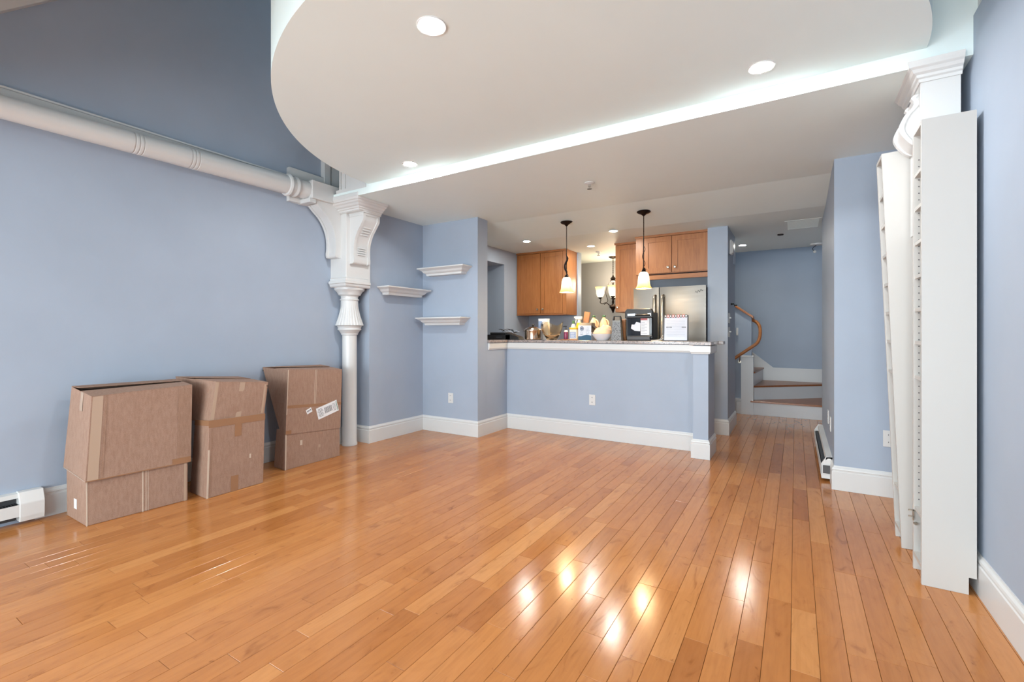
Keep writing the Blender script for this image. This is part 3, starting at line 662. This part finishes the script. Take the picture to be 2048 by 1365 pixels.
# ------------------------------------------------------------------ cardboard boxes
def bilerp(c, s_, t):
    """c: quad bl, br, tr, tl"""
    a = c[0].lerp(c[1], s_); b = c[3].lerp(c[2], s_); return a.lerp(b, t)
def slab_on(m, quad, s0, s1, t0, t1, out, th=.0012):
    q = [Vector(p) for p in quad]; n = (q[1]-q[0]).cross(q[3]-q[0]).normalized()*(1 if out else -1)
    b = [bilerp(q, s_, t) for s_, t in ((s0, t0), (s1, t0), (s1, t1), (s0, t1))]
    m.hexa([p+n*.0004 for p in b]+[p+n*th for p in b]); return m
def vec(*p): return [Vector(q) for q in p]

# box 1: wide carton, upper sleeve slipped over the lower one
b1 = thing('cardboard_box', 'wide brown cardboard box nearest the heater, upper half slipped over the lower', 'box', (-3.77, 1.3, 0), 'cardboard boxes along the blue wall')
lo = vec((-3.605,1.025,0),(-3.58,1.555,0),(-3.92,1.56,0),(-3.935,1.025,0),(-3.61,1.025,.30),(-3.585,1.558,.29),(-3.92,1.56,.30),(-3.94,1.025,.30))
M().hexa(lo).build('lower_carton', CARD, b1, bevel=.003)
up_ = vec((-3.592,1.018,.266),(-3.575,1.572,.262),(-3.93,1.575,.30),(-3.972,1.018,.30),(-3.60,1.048,.77),(-3.592,1.588,.79),(-3.86,1.60,.815),(-3.885,1.035,.817))
uq = M()
uq.add(up_, [(0,1,5,4),(1,2,6,5),(2,3,7,6),(3,0,4,7)]); uo = uq.build('upper_carton', CARD, b1, recalc=False)
so = uo.modifiers.new('thickness', 'SOLIDIFY'); so.thickness = .005; so.offset = -1
F1 = [up_[0], up_[1], up_[5], up_[4]]; L1 = [up_[3], up_[0], up_[4], up_[7]]; T1 = [up_[4], up_[5], up_[6], up_[7]]
slab_on(M(), T1, 0, 1, 0, .52, True, .004).build('top_flap', CARD, b1)
def flap(T, t0, rise, m_, name, par):
    q = [bilerp(T, 0, t0)+Vector((0, 0, rise[0])), bilerp(T, 1, t0)+Vector((0, 0, rise[1])), T[2], T[3]]; k = Vector((0, 0, .004))
    M().hexa(q+[p+k for p in q]).build(name, m_, par)
flap(T1, .60, (.016, .006), CARD2, 'top_flap', b1)
M().hexa([p+Vector((0,0,-.03)) for p in T1]+[p+Vector((0,0,-.024)) for p in T1]).build('slit_shade', DARK, b1)  # black sheet stands for the shade inside the carton
slab_on(M(), F1, .012, .105, .0, 1, True).build('corner_tape', TAPEL, b1)
slab_on(M(), F1, .125, .145, .0, 1, True, .0008).build('crease', CARD2, b1)
slab_on(M(), F1, .845, 1, .0, .97, True, .0010).build('tape_strip', CARD2, b1)
slab_on(M(), F1, .80, 1, .0, .075, True, .0016).build('tape_strip', TAPE, b1)
slab_on(M(), F1, .0, 1, .0, .012, True, .0018).build('torn_edge', TAPE, b1)
slab_on(M(), L1, .02, .98, .0, .012, True, .0014).build('torn_edge', TAPEL, b1)
slab_on(M(), L1, .50, .62, .78, 1, True, .0012).build('tape_tab', TAPEL, b1)
FL = [lo[0], lo[1], lo[5], lo[4]]; LL = [lo[3], lo[0], lo[4], lo[7]]
slab_on(M(), FL, .515, .527, 0, .9, True).build('string', EDGE, b1)
slab_on(M(), FL, .550, .557, 0, .9, True).build('string', EDGE, b1)
slab_on(M(), FL, .572, .577, 0, .9, True).build('string', EDGE, b1)
slab_on(M(), FL, .0, .012, 0, .88, True).build('worn_corner', EDGE, b1)
slab_on(M(), FL, .955, .985, 0, .9, True).build('tape_strip', TAPEL, b1)
slab_on(M(), LL, .40, .54, .24, .44, True).build('sticker', LABEL, b1)

# box 2: tall carton with tape, top tipping back to the wall
b2 = thing('cardboard_box', 'brown cardboard box with shiny tape standing between the other two boxes', 'box', (-3.62, 1.84, 0), 'cardboard boxes along the blue wall')
lo = vec((-3.49,1.63,0),(-3.50,2.04,0),(-3.76,2.05,0),(-3.745,1.64,0),(-3.498,1.652,.54),(-3.512,2.062,.53),(-3.72,2.07,.53),(-3.68,1.645,.53))
M().hexa(lo).build('lower_carton', CARD, b2, bevel=.003)
up_ = vec((-3.508,1.662,.52),(-3.520,2.056,.51),(-3.85,2.07,.52),(-3.80,1.65,.52),(-3.515,1.705,.805),(-3.515,2.088,.768),(-3.955,2.09,.79),(-3.965,1.64,.825))
uq = M().add(up_, [(0,1,5,4),(1,2,6,5),(2,3,7,6),(3,0,4,7)]).build('upper_carton', CARD, b2, recalc=False)
so = uq.modifiers.new('thickness', 'SOLIDIFY'); so.thickness = .005; so.offset = -1
T = [up_[4], up_[5], up_[6], up_[7]]
slab_on(M(), T, .0, 1, .0, .49, True, .004).build('top_flap', CARD, b2); flap(T, .56, (.008, .002), CARD2, 'top_flap', b2)
M().hexa([p+Vector((0,0,-.03)) for p in T]+[p+Vector((0,0,-.024)) for p in T]).build('slit_shade', DARK, b2)  # shade under the flaps, put in as a black sheet
FU = [up_[0], up_[1], up_[5], up_[4]]; FL = [lo[0], lo[1], lo[5], lo[4]]; LL = [lo[3], lo[0], lo[4], lo[7]]
slab_on(M(), FU, .44, .54, 0, 1, True).build('tape_strip', TAPEL, b2)
slab_on(M(), FU, .0, .06, .05, 1, True, .001).build('corner_tape', TAPEL, b2)
slab_on(M(), FU, .93, .97, .1, .95, True, .001).build('corner_tape', TAPEL, b2)
slab_on(M(), FL, .0, 1, .905, 1, True, .0016).build('tape_strip', TAPE, b2)
slab_on(M(), FL, .44, .56, .74, .92, True, .002).build('tape_tab', TAPE, b2)
slab_on(M(), FL, .40, .53, .0, .21, True, .002).build('tape_tab', TAPE, b2)
slab_on(M(), FL, .0, .03, .0, .62, True, .0014).build('worn_corner', EDGE, b2)
slab_on(M(), FL, .05, .075, .0, .9, True, .001).build('crease', CARD2, b2)
slab_on(M(), FL, .72, .75, .40, .46, True, .001).build('tear', EDGE, b2)
slab_on(M(), LL, .0, 1, .93, 1, True, .0014).build('tape_strip', TAPE, b2)

# box 3: tall carton with shipping labels next to the column
b3 = thing('cardboard_box', 'brown cardboard box with shipping labels next to the white column', 'box', (-3.73, 2.6, 0), 'cardboard boxes along the blue wall')
lo = vec((-3.65,2.312,0),(-3.652,2.862,0),(-3.83,2.86,0),(-3.83,2.325,0),(-3.662,2.325,.33),(-3.664,2.872,.33),(-3.83,2.87,.33),(-3.80,2.33,.33))
M().hexa(lo).build('lower_carton', CARD, b3, bevel=.003)
up_ = vec((-3.655,2.322,.298),(-3.656,2.872,.26),(-3.86,2.89,.29),(-3.74,2.33,.298),(-3.668,2.352,.842),(-3.668,2.90,.806),(-3.985,2.90,.84),(-4.015,2.335,.85))
uq = M().add(up_, [(0,1,5,4),(1,2,6,5),(2,3,7,6),(3,0,4,7)]).build('upper_carton', CARD, b3, recalc=False)
so = uq.modifiers.new('thickness', 'SOLIDIFY'); so.thickness = .005; so.offset = -1
T = [up_[4], up_[5], up_[6], up_[7]]
slab_on(M(), T, 0, 1, .0, .48, True, .004).build('top_flap', CARD, b3); flap(T, .56, (.010, .004), CARD2, 'top_flap', b3)
M().hexa([p+Vector((0,0,-.03)) for p in T]+[p+Vector((0,0,-.024)) for p in T]).build('slit_shade', DARK, b3)  # black sheet as the dark seen through the top slit
FU = [up_[0], up_[1], up_[5], up_[4]]; FL = [lo[0], lo[1], lo[5], lo[4]]
slab_on(M(), FU, 0, 1, .40, .445, True).build('tape_strip', TAPE, b3)
slab_on(M(), FU, .475, .483, .44, 1, True).build('string', EDGE, b3); slab_on(M(), FU, .50, .506, .44, 1, True).build('string', EDGE, b3)
slab_on(M(), FU, .0, .012, .3, 1, True).build('worn_corner', EDGE, b3); slab_on(M(), FL, .0, .02, 0, .9, True).build('worn_corner', EDGE, b3)
slab_on(M(), FU, .0, .09, .0, .06, True, .0014).build('tape_tab', TAPE, b3)
fn = (FU[1]-FU[0]).cross(FU[3]-FU[0]).normalized()
def on_front(y, z, d=.002):
    # point of the upper front face at (y, z)
    n = fn; p0 = FU[0]; return Vector((p0.x-(n.y*(y-p0.y)+n.z*(z-p0.z))/n.x, y, z))+n*d
def label(name, cy_, cz, wy, wz, ang, m_, d=.002):
    ca, sa = math.cos(ang), math.sin(ang); c = [(-wy/2, -wz/2), (wy/2, -wz/2), (wy/2, wz/2), (-wy/2, wz/2)]
    q = [(cy_+a*ca-b*sa, cz+a*sa+b*ca) for a, b in c]
    mm = M().hexa([on_front(y, z, d-.0008) for y, z in q]+[on_front(y, z, d) for y, z in q]); return mm
A = R(14)
lb = label('shipping_label', 2.735, .452, .225, .105, A, LABEL, .002).build('shipping_label', LABEL, b3)
def rot(a, b): return 2.735+a*math.cos(A)-b*math.sin(A), .452+a*math.sin(A)+b*math.cos(A)
bars = M()
for i in range(13):
    y, z = rot(-.03+i*.0062, .002); mm = label('', y, z, .0022 if i % 3 else .0038, .055, A, INK, .0024); bars.add(mm.v, mm.f)
bars.build('barcode', INK, lb)
lines = M()
for i in range(7):
    y, z = rot(-.075, .034-i*.011); mm = label('', y, z, .04+.02*((i*7) % 3)/2, .0035, A, INK, .0024); lines.add(mm.v, mm.f)
for i in range(6):
    y, z = rot(.075, .03-i*.012); mm = label('', y, z, .035, .003, A, INK, .0024); lines.add(mm.v, mm.f)
lines.build('address_print', INK, lb)
y, z = rot(.103, 0); label('', y, z, .006, .09, A, GREENINK, .0024).build('green_stripe', GREENINK, lb)
s2 = label('', 2.545, .467, .055, .04, R(22), LABEL, .002).build('small_sticker', LABEL, b3)
mm2 = M()
for i in range(4):
    mm = label('', 2.545-.015+.01*i, .463+.004*i, .006, .012, R(22), INK, .0024); mm2.add(mm.v, mm.f)
mm2.build('sticker_print', INK, s2)
slab_on(M(), FL, .25, .29, .55, .68, True, .0012).build('tear', EDGE, b3); slab_on(M(), FL, .58, .62, .38, .46, True, .001).build('tear', TAPEL, b3)

# ------------------------------------------------------------------ shelf towers by the right wall
def tower(label, loc, rot=(0,0,0), holes=True):
    """local: x 0..D depth from the open front, y 0..W between the side panels, z up"""
    D, W, Hh, T_ = .184, .190, 2.135, .018
    t = thing('shelf_tower', label, 'shelf', loc, 'white shelf towers', rot)
    out = [(0, 0), (.158, 0), (.158, .075), (D, .075), (D, Hh), (0, Hh)]
    for y in (0, W-T_): M().prism(out, 'y', y, y+T_).build('side_panel', CABW, t, local=True)
    part(t, 'back_panel', CABW, (D-.006, D, T_, W-T_, .08, Hh), local=True)
    part(t, 'top_board', CABW, (.0, D-.006, T_, W-T_, Hh-.018, Hh), local=True)
    part(t, 'plinth', CABW, (.03, .045, T_, W-T_, 0, .07), (.0, D-.006, T_, W-T_, .07, .088), local=True)
    for z in (1.92, 1.755, 1.588, 1.426, 1.266, 1.108, .94, .30): part(t, 'shelf', CABW, (.004, D-.008, T_, W-T_, z-.008, z+.008), local=True)
    m = M(); z = .34
    while z < 2.0:
        m.box(.018, .0225, W-T_-.0008, W-T_, z, z+.0045); z += .0325
    if holes: m.build('pin_holes', INK, t, local=True)
    return t
t1 = tower('white narrow shelf tower standing upright with a notched foot against the wall', (.494, 2.79, 0))
part(t1, 'metal_clip', NICKEL, (-.02, .016, .155, .17, .285, .29), (-.02, .0, .155, .17, .255, .26), (-.004, .0, .155, .17, .24, .29), local=True)
M().lathe([(.007, 0), (.007, -.012)], (.006, .168, .225), 14, axis='y').build('screw', NICKEL, t1, local=True)
tower('white narrow shelf tower leaning out slightly behind the upright one', (.487, 3.209, 0), (0, -R(2.3), 0), False)

# ------------------------------------------------------------------ things on the bar counter
ZB = 1.0735
WARMSTEEL = mat('warm_tinted_steel', lin(212, 196, 178), .12, 1)  # steel pan, its warm reflections tinted into the base colour
PURPLE = mat('purple_soap', lin(120, 50, 84), .3); YELLOW = mat('yellow_label', lin(214, 172, 40), .45); CREAM = mat('cream_plastic', lin(236, 226, 204), .4)
PEACH = mat('peach_plastic', lin(236, 196, 156), .4, 0, Subsurface_Weight=.0); GREENC = mat('green_cap', lin(66, 104, 66), .45)
CLOTH = mat('peach_cloth', lin(238, 202, 166), .9); PORC = mat('white_porcelain', lin(226, 228, 232), .15)
BOXW = mat('white_card', lin(216, 222, 230), .5); BOXB = mat('teal_print', lin(38, 84, 112), .5); BOXD = mat('charcoal_card', lin(52, 56, 62), .5); NAVY = mat('navy_print', lin(34, 50, 92), .5)
GREYP = mat('grey_print', lin(150, 160, 176), .6); PALEB = mat('pale_blue_print', lin(128, 152, 190), .5); RED = mat('red_print', lin(178, 92, 92), .5)
BROWN = oak('brown_board', 'z', ((140,96,62),(160,112,74),(172,124,84)))
# network boxes with cables
t = thing('network_box', 'pair of black network boxes with tangled cables at the counter end', 'router', (-3.10, 4.82, ZB))
part(t, 'lower_box', BLACK, (-3.275, -2.93, 4.74, 4.88, ZB, ZB+.062), bevel=.004)
part(t, 'upper_box', BLACK, (-3.23, -2.98, 4.75, 4.88, ZB+.062, ZB+.088), bevel=.004)
M().hexa([(-3.0,4.74,ZB),(-2.80,4.74,ZB),(-2.80,4.86,ZB),(-3.0,4.86,ZB),(-3.0,4.74,ZB+.09),(-2.82,4.74,ZB+.035),(-2.82,4.86,ZB+.035),(-3.0,4.86,ZB+.09)]).build('tilted_box', BLACK, t, bevel=.004)
for i in range(6): part(t, 'status_light', GREYP, (-3.13+i*.014, -3.125+i*.014, 4.7385, 4.74, ZB+.03, ZB+.034))
for i in range(5):
    a0 = random.uniform(0, 6); pts = [(-3.05+.034*k*(.7+.1*i)-.06, 4.80+.04*math.sin(a0+k*.9), ZB+.10+.028*abs(math.sin(a0+k*.8+i))-.008*max(0, k-4)) for k in range(9)]
    M().tube(smooth_curve(pts, 4), .0038, 6).build('cable', BLACK if i % 4 else GREYP, t, smooth=60)
# saucepan
t = thing('saucepan', 'polished metal saucepan with lid and black knob', 'pot', (-2.685, 4.87, ZB))
M().lathe([(.088, 0), (.098, .006), (.102, .03), (.103, .105), (.106, .112), (.103, .112)], n=36).build('pan', WARMSTEEL, t, smooth=35, local=True)
M().lathe([(.112, .112), (.112, .117), (.09, .135), (.05, .150), (.012, .157)], n=36).build('lid', WARMSTEEL, t, smooth=35, local=True)
M().lathe([(.006, .156), (.009, .168), (.017, .175), (.017, .184), (.008, .19)], n=16).build('knob', BLACK, t, smooth=40, local=True)
M().tube([(-.10, 0, .10), (-.128, 0, .112), (-.135, 0, .112)], .006, 8).build('handle', WARMSTEEL, t, smooth=60, local=True)
# white and blue carton
t = thing('carton', 'tall white and pale blue carton behind the glass bowl', 'carton', (-2.62, 5.03, ZB))
part(t, 'carton_body', BOXW, (-.062, .058, -.03, .03, 0, .252), local=True); part(t, 'print_panel', PALEB, (-.062, -.012, -.0308, -.03, 0, .225), local=True)
part(t, 'print_spot', NAVY, (-.03, -.008, -.0312, -.0305, .15, .19), local=True); part(t, 'carton_lid', BOXW, (-.064, .060, -.032, .032, .246, .256), local=True)
# wavy amber glass bowl
m = M().lathe([(.05, 0), (.062, .004), (.07, .02), (.10, .07), (.122, .13), (.130, .19), (.125, .19), (.116, .13), (.094, .072), (.062, .024), (.02, .014)], (-2.44, 4.88, ZB), 64,
    mod=lambda j, a: 1+(.05*math.cos(3*a) if 3 <= j <= 7 else 0)*(1 if j < 7 else 1), wave=lambda j, a: (.024*math.sin(3*a+.6) if 5 <= j <= 6 else (.010*math.sin(3*a+.6) if j in (4, 7) else 0)))
tag(m.build('glass_bowl', AMBER, smooth=50), 'amber tinted glass bowl with a wavy rim', 'bowl')
# tray with bottles
tag(M().box(-2.31, -2.075, 4.84, 4.95, ZB, ZB+.008).build('bamboo_tray', BROWN, bevel=.002), 'thin tan tray under the soap bottles', 'tray')
ZT = ZB+.0085
t = thing('soap_dispenser', 'small purple soap bottle with black pump', 'bottle', (-2.274, 4.915, ZT))
M().lathe([(.022, 0), (.024, .006), (.024, .085), (.018, .1), (.010, .106)], n=24).build('bottle', PURPLE, t, smooth=40, local=True)
M().lathe([(.0242, .085), (.0185, .101), (.012, .106)], n=24).build('shoulder', CREAM, t, smooth=40, local=True)
M().lathe([(.010, .106), (.010, .118), (.004, .12), (.004, .15)], n=14).build('pump', BLACK, t, smooth=40, local=True)
M().tube([(.012, 0, .152), (-.03, 0, .150), (-.034, 0, .144)], .005, 8).build('spout', BLACK, t, smooth=60, local=True)
t = thing('dish_soap', 'bottle with green cap and white label behind the purple soap', 'bottle', (-2.232, 5.03, ZB))
M().lathe([(.030, 0), (.032, .01), (.032, .13), (.026, .165), (.013, .19)], n=24).build('bottle', CREAM, t, smooth=40, local=True)
M().lathe([(.014, .19), (.014, .225), (.010, .228)], n=18).build('cap', GREENC, t, smooth=40, local=True)
t = thing('label_jar', 'square clear jar with a printed white label and golden lid', 'jar', (-2.165, 4.895, ZT))
part(t, 'jar_body', CREAM, (-.045, .045, -.03, .03, 0, .115), bevel=.006, local=True)
part(t, 'jar_label', PALEB, (-.036, .036, -.0312, -.0302, .012, .085), local=True)
m = M()
for i in range(5): m.box(-.028, .026-.008*(i % 2), -.032, -.0311, .02+i*.013, .024+i*.013)
m.build('label_print', LABEL, t, local=True); part(t, 'jar_lid', YELLOW, (-.046, .046, -.031, .031, .115, .135), bevel=.004, local=True)
t = thing('spray_bottle', 'white spray bottle with yellow label', 'bottle', (-2.145, 5.00, ZB))
M().lathe([(.036, 0), (.038, .01), (.038, .15), (.03, .19), (.016, .215), (.015, .235)], n=24).build('bottle', CREAM, t, smooth=40, local=True)
M().lathe([(.0386, .10), (.0386, .15), (.0306, .19), (.026, .20)], n=24).build('label', YELLOW, t, smooth=40, local=True)
part(t, 'spray_head', PLAST, (-.05, .035, -.014, .014, .238, .275), (-.065, -.045, -.008, .008, .255, .272), bevel=.006, local=True)
M().tube([(-.035, 0, .24), (-.045, 0, .215), (-.042, 0, .20)], .006, 8).build('trigger', PLAST, t, smooth=60, local=True)
o = M().box(-.036, .036, -.008, .008, 0, .325).build('wooden_board', BROWN, bevel=.004, local=True); o.location = (-2.098, 5.055, ZB); o.rotation_euler = (0, R(9), 0)
o.location.x = -2.115; o.location.z = ZB+.006
tag(o, 'brown wooden board standing tilted behind the white carton box', 'board')
# printed carton with charcoal flaps
t = thing('printed_box', 'white carton box with blue wave print and open charcoal top', 'box', (-2.0, 4.87, ZB))
part(t, 'carton', BOXW, (-2.08, -1.925, 4.82, 4.94, ZB, ZB+.165))
M().prism([(-2.08, ZB+.0), (-1.925, ZB), (-1.925, ZB+.050), (-1.95, ZB+.058), (-1.98, ZB+.062), (-2.01, ZB+.055), (-2.04, ZB+.046), (-2.08, ZB+.044)], 'y', 4.8185, 4.8199).build('wave_print', BOXB, t)
M().hexa([(-2.08,4.82,ZB+.165),(-1.925,4.82,ZB+.165),(-1.925,4.94,ZB+.165),(-2.08,4.94,ZB+.165),(-2.07,4.85,ZB+.195),(-1.93,4.85,ZB+.195),(-1.93,4.94,ZB+.195),(-2.07,4.94,ZB+.195)]).build('top_flap', BOXD, t)
M().hexa([(-1.9249,4.82,ZB+.09),(-1.9235,4.82,ZB+.09),(-1.9235,4.94,ZB+.09),(-1.9249,4.94,ZB+.09),(-1.9249,4.82,ZB+.165),(-1.9235,4.82,ZB+.165),(-1.9235,4.94,ZB+.165),(-1.9249,4.94,ZB+.165)]).build('side_print', BOXD, t)
M().hexa([(-1.925,4.84,ZB+.162),(-1.895,4.85,ZB+.135),(-1.895,4.93,ZB+.135),(-1.925,4.94,ZB+.162),(-1.925,4.84,ZB+.165),(-1.895,4.85,ZB+.138),(-1.895,4.93,ZB+.138),(-1.925,4.94,ZB+.165)]).build('side_flap', BOXD, t)
def ring(cx, cz, r, th, y, n=20):
    return M().tube([(cx+r*math.cos(2*math.pi*k/n), y, cz+r*math.sin(2*math.pi*k/n)) for k in range(n+1)], th, 6)
ring(-2.035, ZB+.132, .019, .0035, 4.819).build('round_emblem', NAVY, t); ring(-2.035, ZB+.132, .006, .004, 4.819).build('emblem_core', NAVY, t)
ring(-1.965, ZB+.135, .011, .0011, 4.8195).build('icon', GREYP, t); ring(-2.04, ZB+.08, .014, .0011, 4.8195).build('icon', GREYP, t); ring(-1.968, ZB+.088, .015, .0011, 4.8195).build('icon', GREYP, t)
m = M()
for x, z, w_ in ((-2.06, .105, .05), (-1.99, .115, .04), (-1.99, .105, .05), (-2.06, .062, .04), (-1.985, .068, .03)): m.box(x, x+w_, 4.8190, 4.8199, ZB+z, ZB+z+.003)
m.build('small_print', GREYP, t)
# jugs
def jug(label, loc):
    t = thing('jug', label, 'jug', loc, 'peach jugs')
    M().lathe([(.046, 0), (.049, .008), (.049, .16), (.046, .19), (.034, .225), (.018, .248), (.015, .262)], n=28).build('jug_body', PEACH, t, smooth=40, local=True)
    M().lathe([(.018, .258), (.018, .280), (.014, .283)], n=20).build('cap', GREENC, t, smooth=40, local=True)
    M().tube(smooth_curve([(.02, -.012, .235), (.045, -.015, .225), (.060, -.015, .19), (.050, -.012, .14)], 4), .008, 8).build('handle', PEACH, t, smooth=60, local=True)
jug('peach jug with green cap next to the printed box', (-1.975, 5.025, ZB)); jug('peach jug with green cap behind the white bowl', (-1.855, 5.03, ZB))
# bowl and cloth
o = M().lathe([(.062, 0), (.066, .004), (.09, .03), (.112, .062), (.116, .070), (.111, .070), (.088, .034), (.05, .010)], (-1.808, 4.855, ZB), 40).build('serving_bowl', PORC, smooth=40)
tag(o, 'white bowl holding a peach cloth', 'bowl')
m = M().lathe([(.055, .030), (.085, .045), (.105, .075), (.10, .105), (.085, .125), (.055, .145), (.02, .150)], (-1.805, 4.855, ZB), 40, mod=lambda j, a: (1+.05*math.sin(5*a+j)) if j > 2 else 1, wave=lambda j, a: (.02*math.sin(a+.5)+.010*math.sin(4*a+1.3*j)) if j > 2 else 0)
tag(m.build('cloth', CLOTH, smooth=50), 'crumpled peach cloth heaped in the white bowl', 'cloth')
# grater
def grater_mat():
    m = mat('perforated_steel', lin(120, 120, 120), .5, .6); vo = nd(m, 'ShaderNodeTexVoronoi'); vo.inputs['Scale'].default_value = 90; lk(m, coords(m), vo.inputs['Vector'])
    lk(m, ramp(m, [(.22, lin(30, 30, 32)), (.42, lin(128, 128, 128))], vo.outputs['Distance']), bsdf(m).inputs['Base Color']); return m
t = thing('box_grater', 'steel box grater with an open handle', 'grater', (-1.628, 4.82, ZB))
M().hexa([(-.056,-.04,0),(.056,-.04,0),(.056,.04,0),(-.056,.04,0),(-.042,-.03,.205),(.042,-.03,.205),(.042,.03,.205),(-.042,.03,.205)]).build('grater_body', grater_mat(), t, local=True)
part(t, 'top_band', STEEL, (-.044, .044, -.032, .032, .195, .215), local=True)
for sx in (-1, 1): M().hexa([(sx*.042-.006,-.02,.21),(sx*.042+.006,-.02,.21),(sx*.042+.006,.02,.21),(sx*.042-.006,.02,.21),(sx*.033-.005,-.012,.26),(sx*.033+.005,-.012,.26),(sx*.033+.005,.012,.26),(sx*.033-.005,.012,.26)]).build('handle_side', BLACK, t, local=True)
part(t, 'handle_bar', BLACK, (-.038, .038, -.012, .012, .253, .264), bevel=.003, local=True)
tag(M().box(-1.62, -1.572, 4.93, 4.99, ZB, ZB+.23).build('knife_block', BROWN, bevel=.004), 'narrow wooden block between the grater and the black oven', 'block')
# toaster oven
t = thing('toaster_oven', 'black countertop oven with a glass door in front of the refrigerator', 'oven', (-1.40, 4.93, ZB))
X0, X1 = -1.548, -1.255
part(t, 'base', BLACK, (X0+.02, X1-.02, 4.84, 5.06, ZB, ZB+.018), bevel=.004)
part(t, 'drip_tray', FRSIDE, (X0+.02, X1-.03, 4.83, 4.86, ZB+.012, ZB+.044), bevel=.003)
part(t, 'body', BLACK, (X0+.012, X1-.004, 4.86, 5.06, ZB+.018, ZB+.30), bevel=.008)
d = part(t, 'glass_door', OVENGL, (X0+.018, X1-.012, 4.842, 4.86, ZB+.05, ZB+.255), bevel=.003)
part(d, 'door_frame', BLACK, (X0+.012, X1-.006, 4.838, 4.86, ZB+.043, ZB+.053), (X0+.012, X0+.026, 4.838, 4.86, ZB+.05, ZB+.25), bevel=.002)
pl = [(X0, ZB+.238), (X1+.0, ZB+.238), (X1, ZB+.31), (X1-.02, ZB+.336), (X0+.02, ZB+.336), (X0, ZB+.31)]
M().prism(pl, 'y', 4.825, 4.872).build('control_hood', BLACK, t, bevel=.006)
part(t, 'control_strip', CHROME, (X0+.03, X0+.115, 4.822, 4.826, ZB+.262, ZB+.285), (X0+.245, X0+.275, 4.822, 4.826, ZB+.262, ZB+.285))
M().tube([(X0+.12, 4.815, ZB+.268), (X0+.13, 4.80, ZB+.268), (X0+.25, 4.80, ZB+.268), (X0+.262, 4.815, ZB+.268)], .009, 10).build('handle', BLACK, t, smooth=60)
st_ = part(d, 'sticker', LABEL, (X0+.165, X0+.255, 4.8405, 4.8425, ZB+.06, ZB+.235)); part(st_, 'sticker_band', RED, (X0+.165, X0+.235, 4.8398, 4.8408, ZB+.215, ZB+.235))
m = M()
for i in range(8): m.box(X0+.172, X0+.172+(.035 if i % 2 else .06), 4.8398, 4.8408, ZB+.075+i*.016, ZB+.079+i*.016)
m.build('sticker_print', GREYP, st_)
m = M().prism([(X0+.062, ZB+.13), (X0+.10, ZB+.105), (X0+.16, ZB+.10), (X0+.163, ZB+.185), (X0+.12, ZB+.20), (X0+.10, ZB+.17), (X0+.07, ZB+.17)], 'y', 4.8405, 4.8425); m.build('splash_decal', BOXW, d)
t = tag(M().tube(smooth_curve([(-1.262, 4.80, ZB+.006), (-1.22, 4.79, ZB+.005), (-1.18, 4.80, ZB+.006), (-1.15, 4.84, ZB+.03), (-1.16, 4.86, ZB+.06), (-1.19, 4.88, ZB+.02), (-1.24, 4.86, ZB+.006), (-1.26, 4.82, ZB+.005)], 5), .0036, 8).build('loose_cord', PLAST, smooth=60), 'white loose cord on the counter between the oven and the framed sign', 'cord')
# framed sign with scalloped border
t = thing('framed_sign', 'white printed sign with a scalloped dark border propped up near the counter end', 'sign', (-1.03, 4.84, ZB), None, (R(-4), 0, 0))
part(t, 'panel', mat('glossy_paper', lin(206, 211, 222), .12), (-.113, .113, -.006, .006, .004, .25), bevel=.002, local=True)
for x in (-.116, .116): part(t, 'side_edge', FRSIDE, (x-.005, x+.005, -.009, .009, .0, .258), local=True)
part(t, 'bottom_edge', FRSIDE, (-.116, .116, -.009, .009, 0, .008), local=True)
for i in range(9):
    x = -.1+i*.025; M().lathe([(.016, -.008), (.016, .008)], (x, 0, .252), 16, axis='y').build('scallop', RED if i % 2 else FRSIDE, t, local=True)
    M().lathe([(.008, -.0095), (.008, -.008)], (x, 0, .252), 12, axis='y').build('scallop_dot', LABEL, t, local=True)
m = M()
for i in range(11): m.box(-.09, .09, -.0072, -.0062, .05+i*.016, .0515+i*.016)
m.build('ruled_lines', GREYP, t, local=True)
m = M()
for i in range(5): m.box(-.092+i*.012, -.085+i*.012, -.0074, -.0062, .135, .143)
for i in range(3): m.box(.06+i*.014, .069+i*.014, -.0074, -.0062, .135, .143)
m.build('small_print', INK, t, local=True)
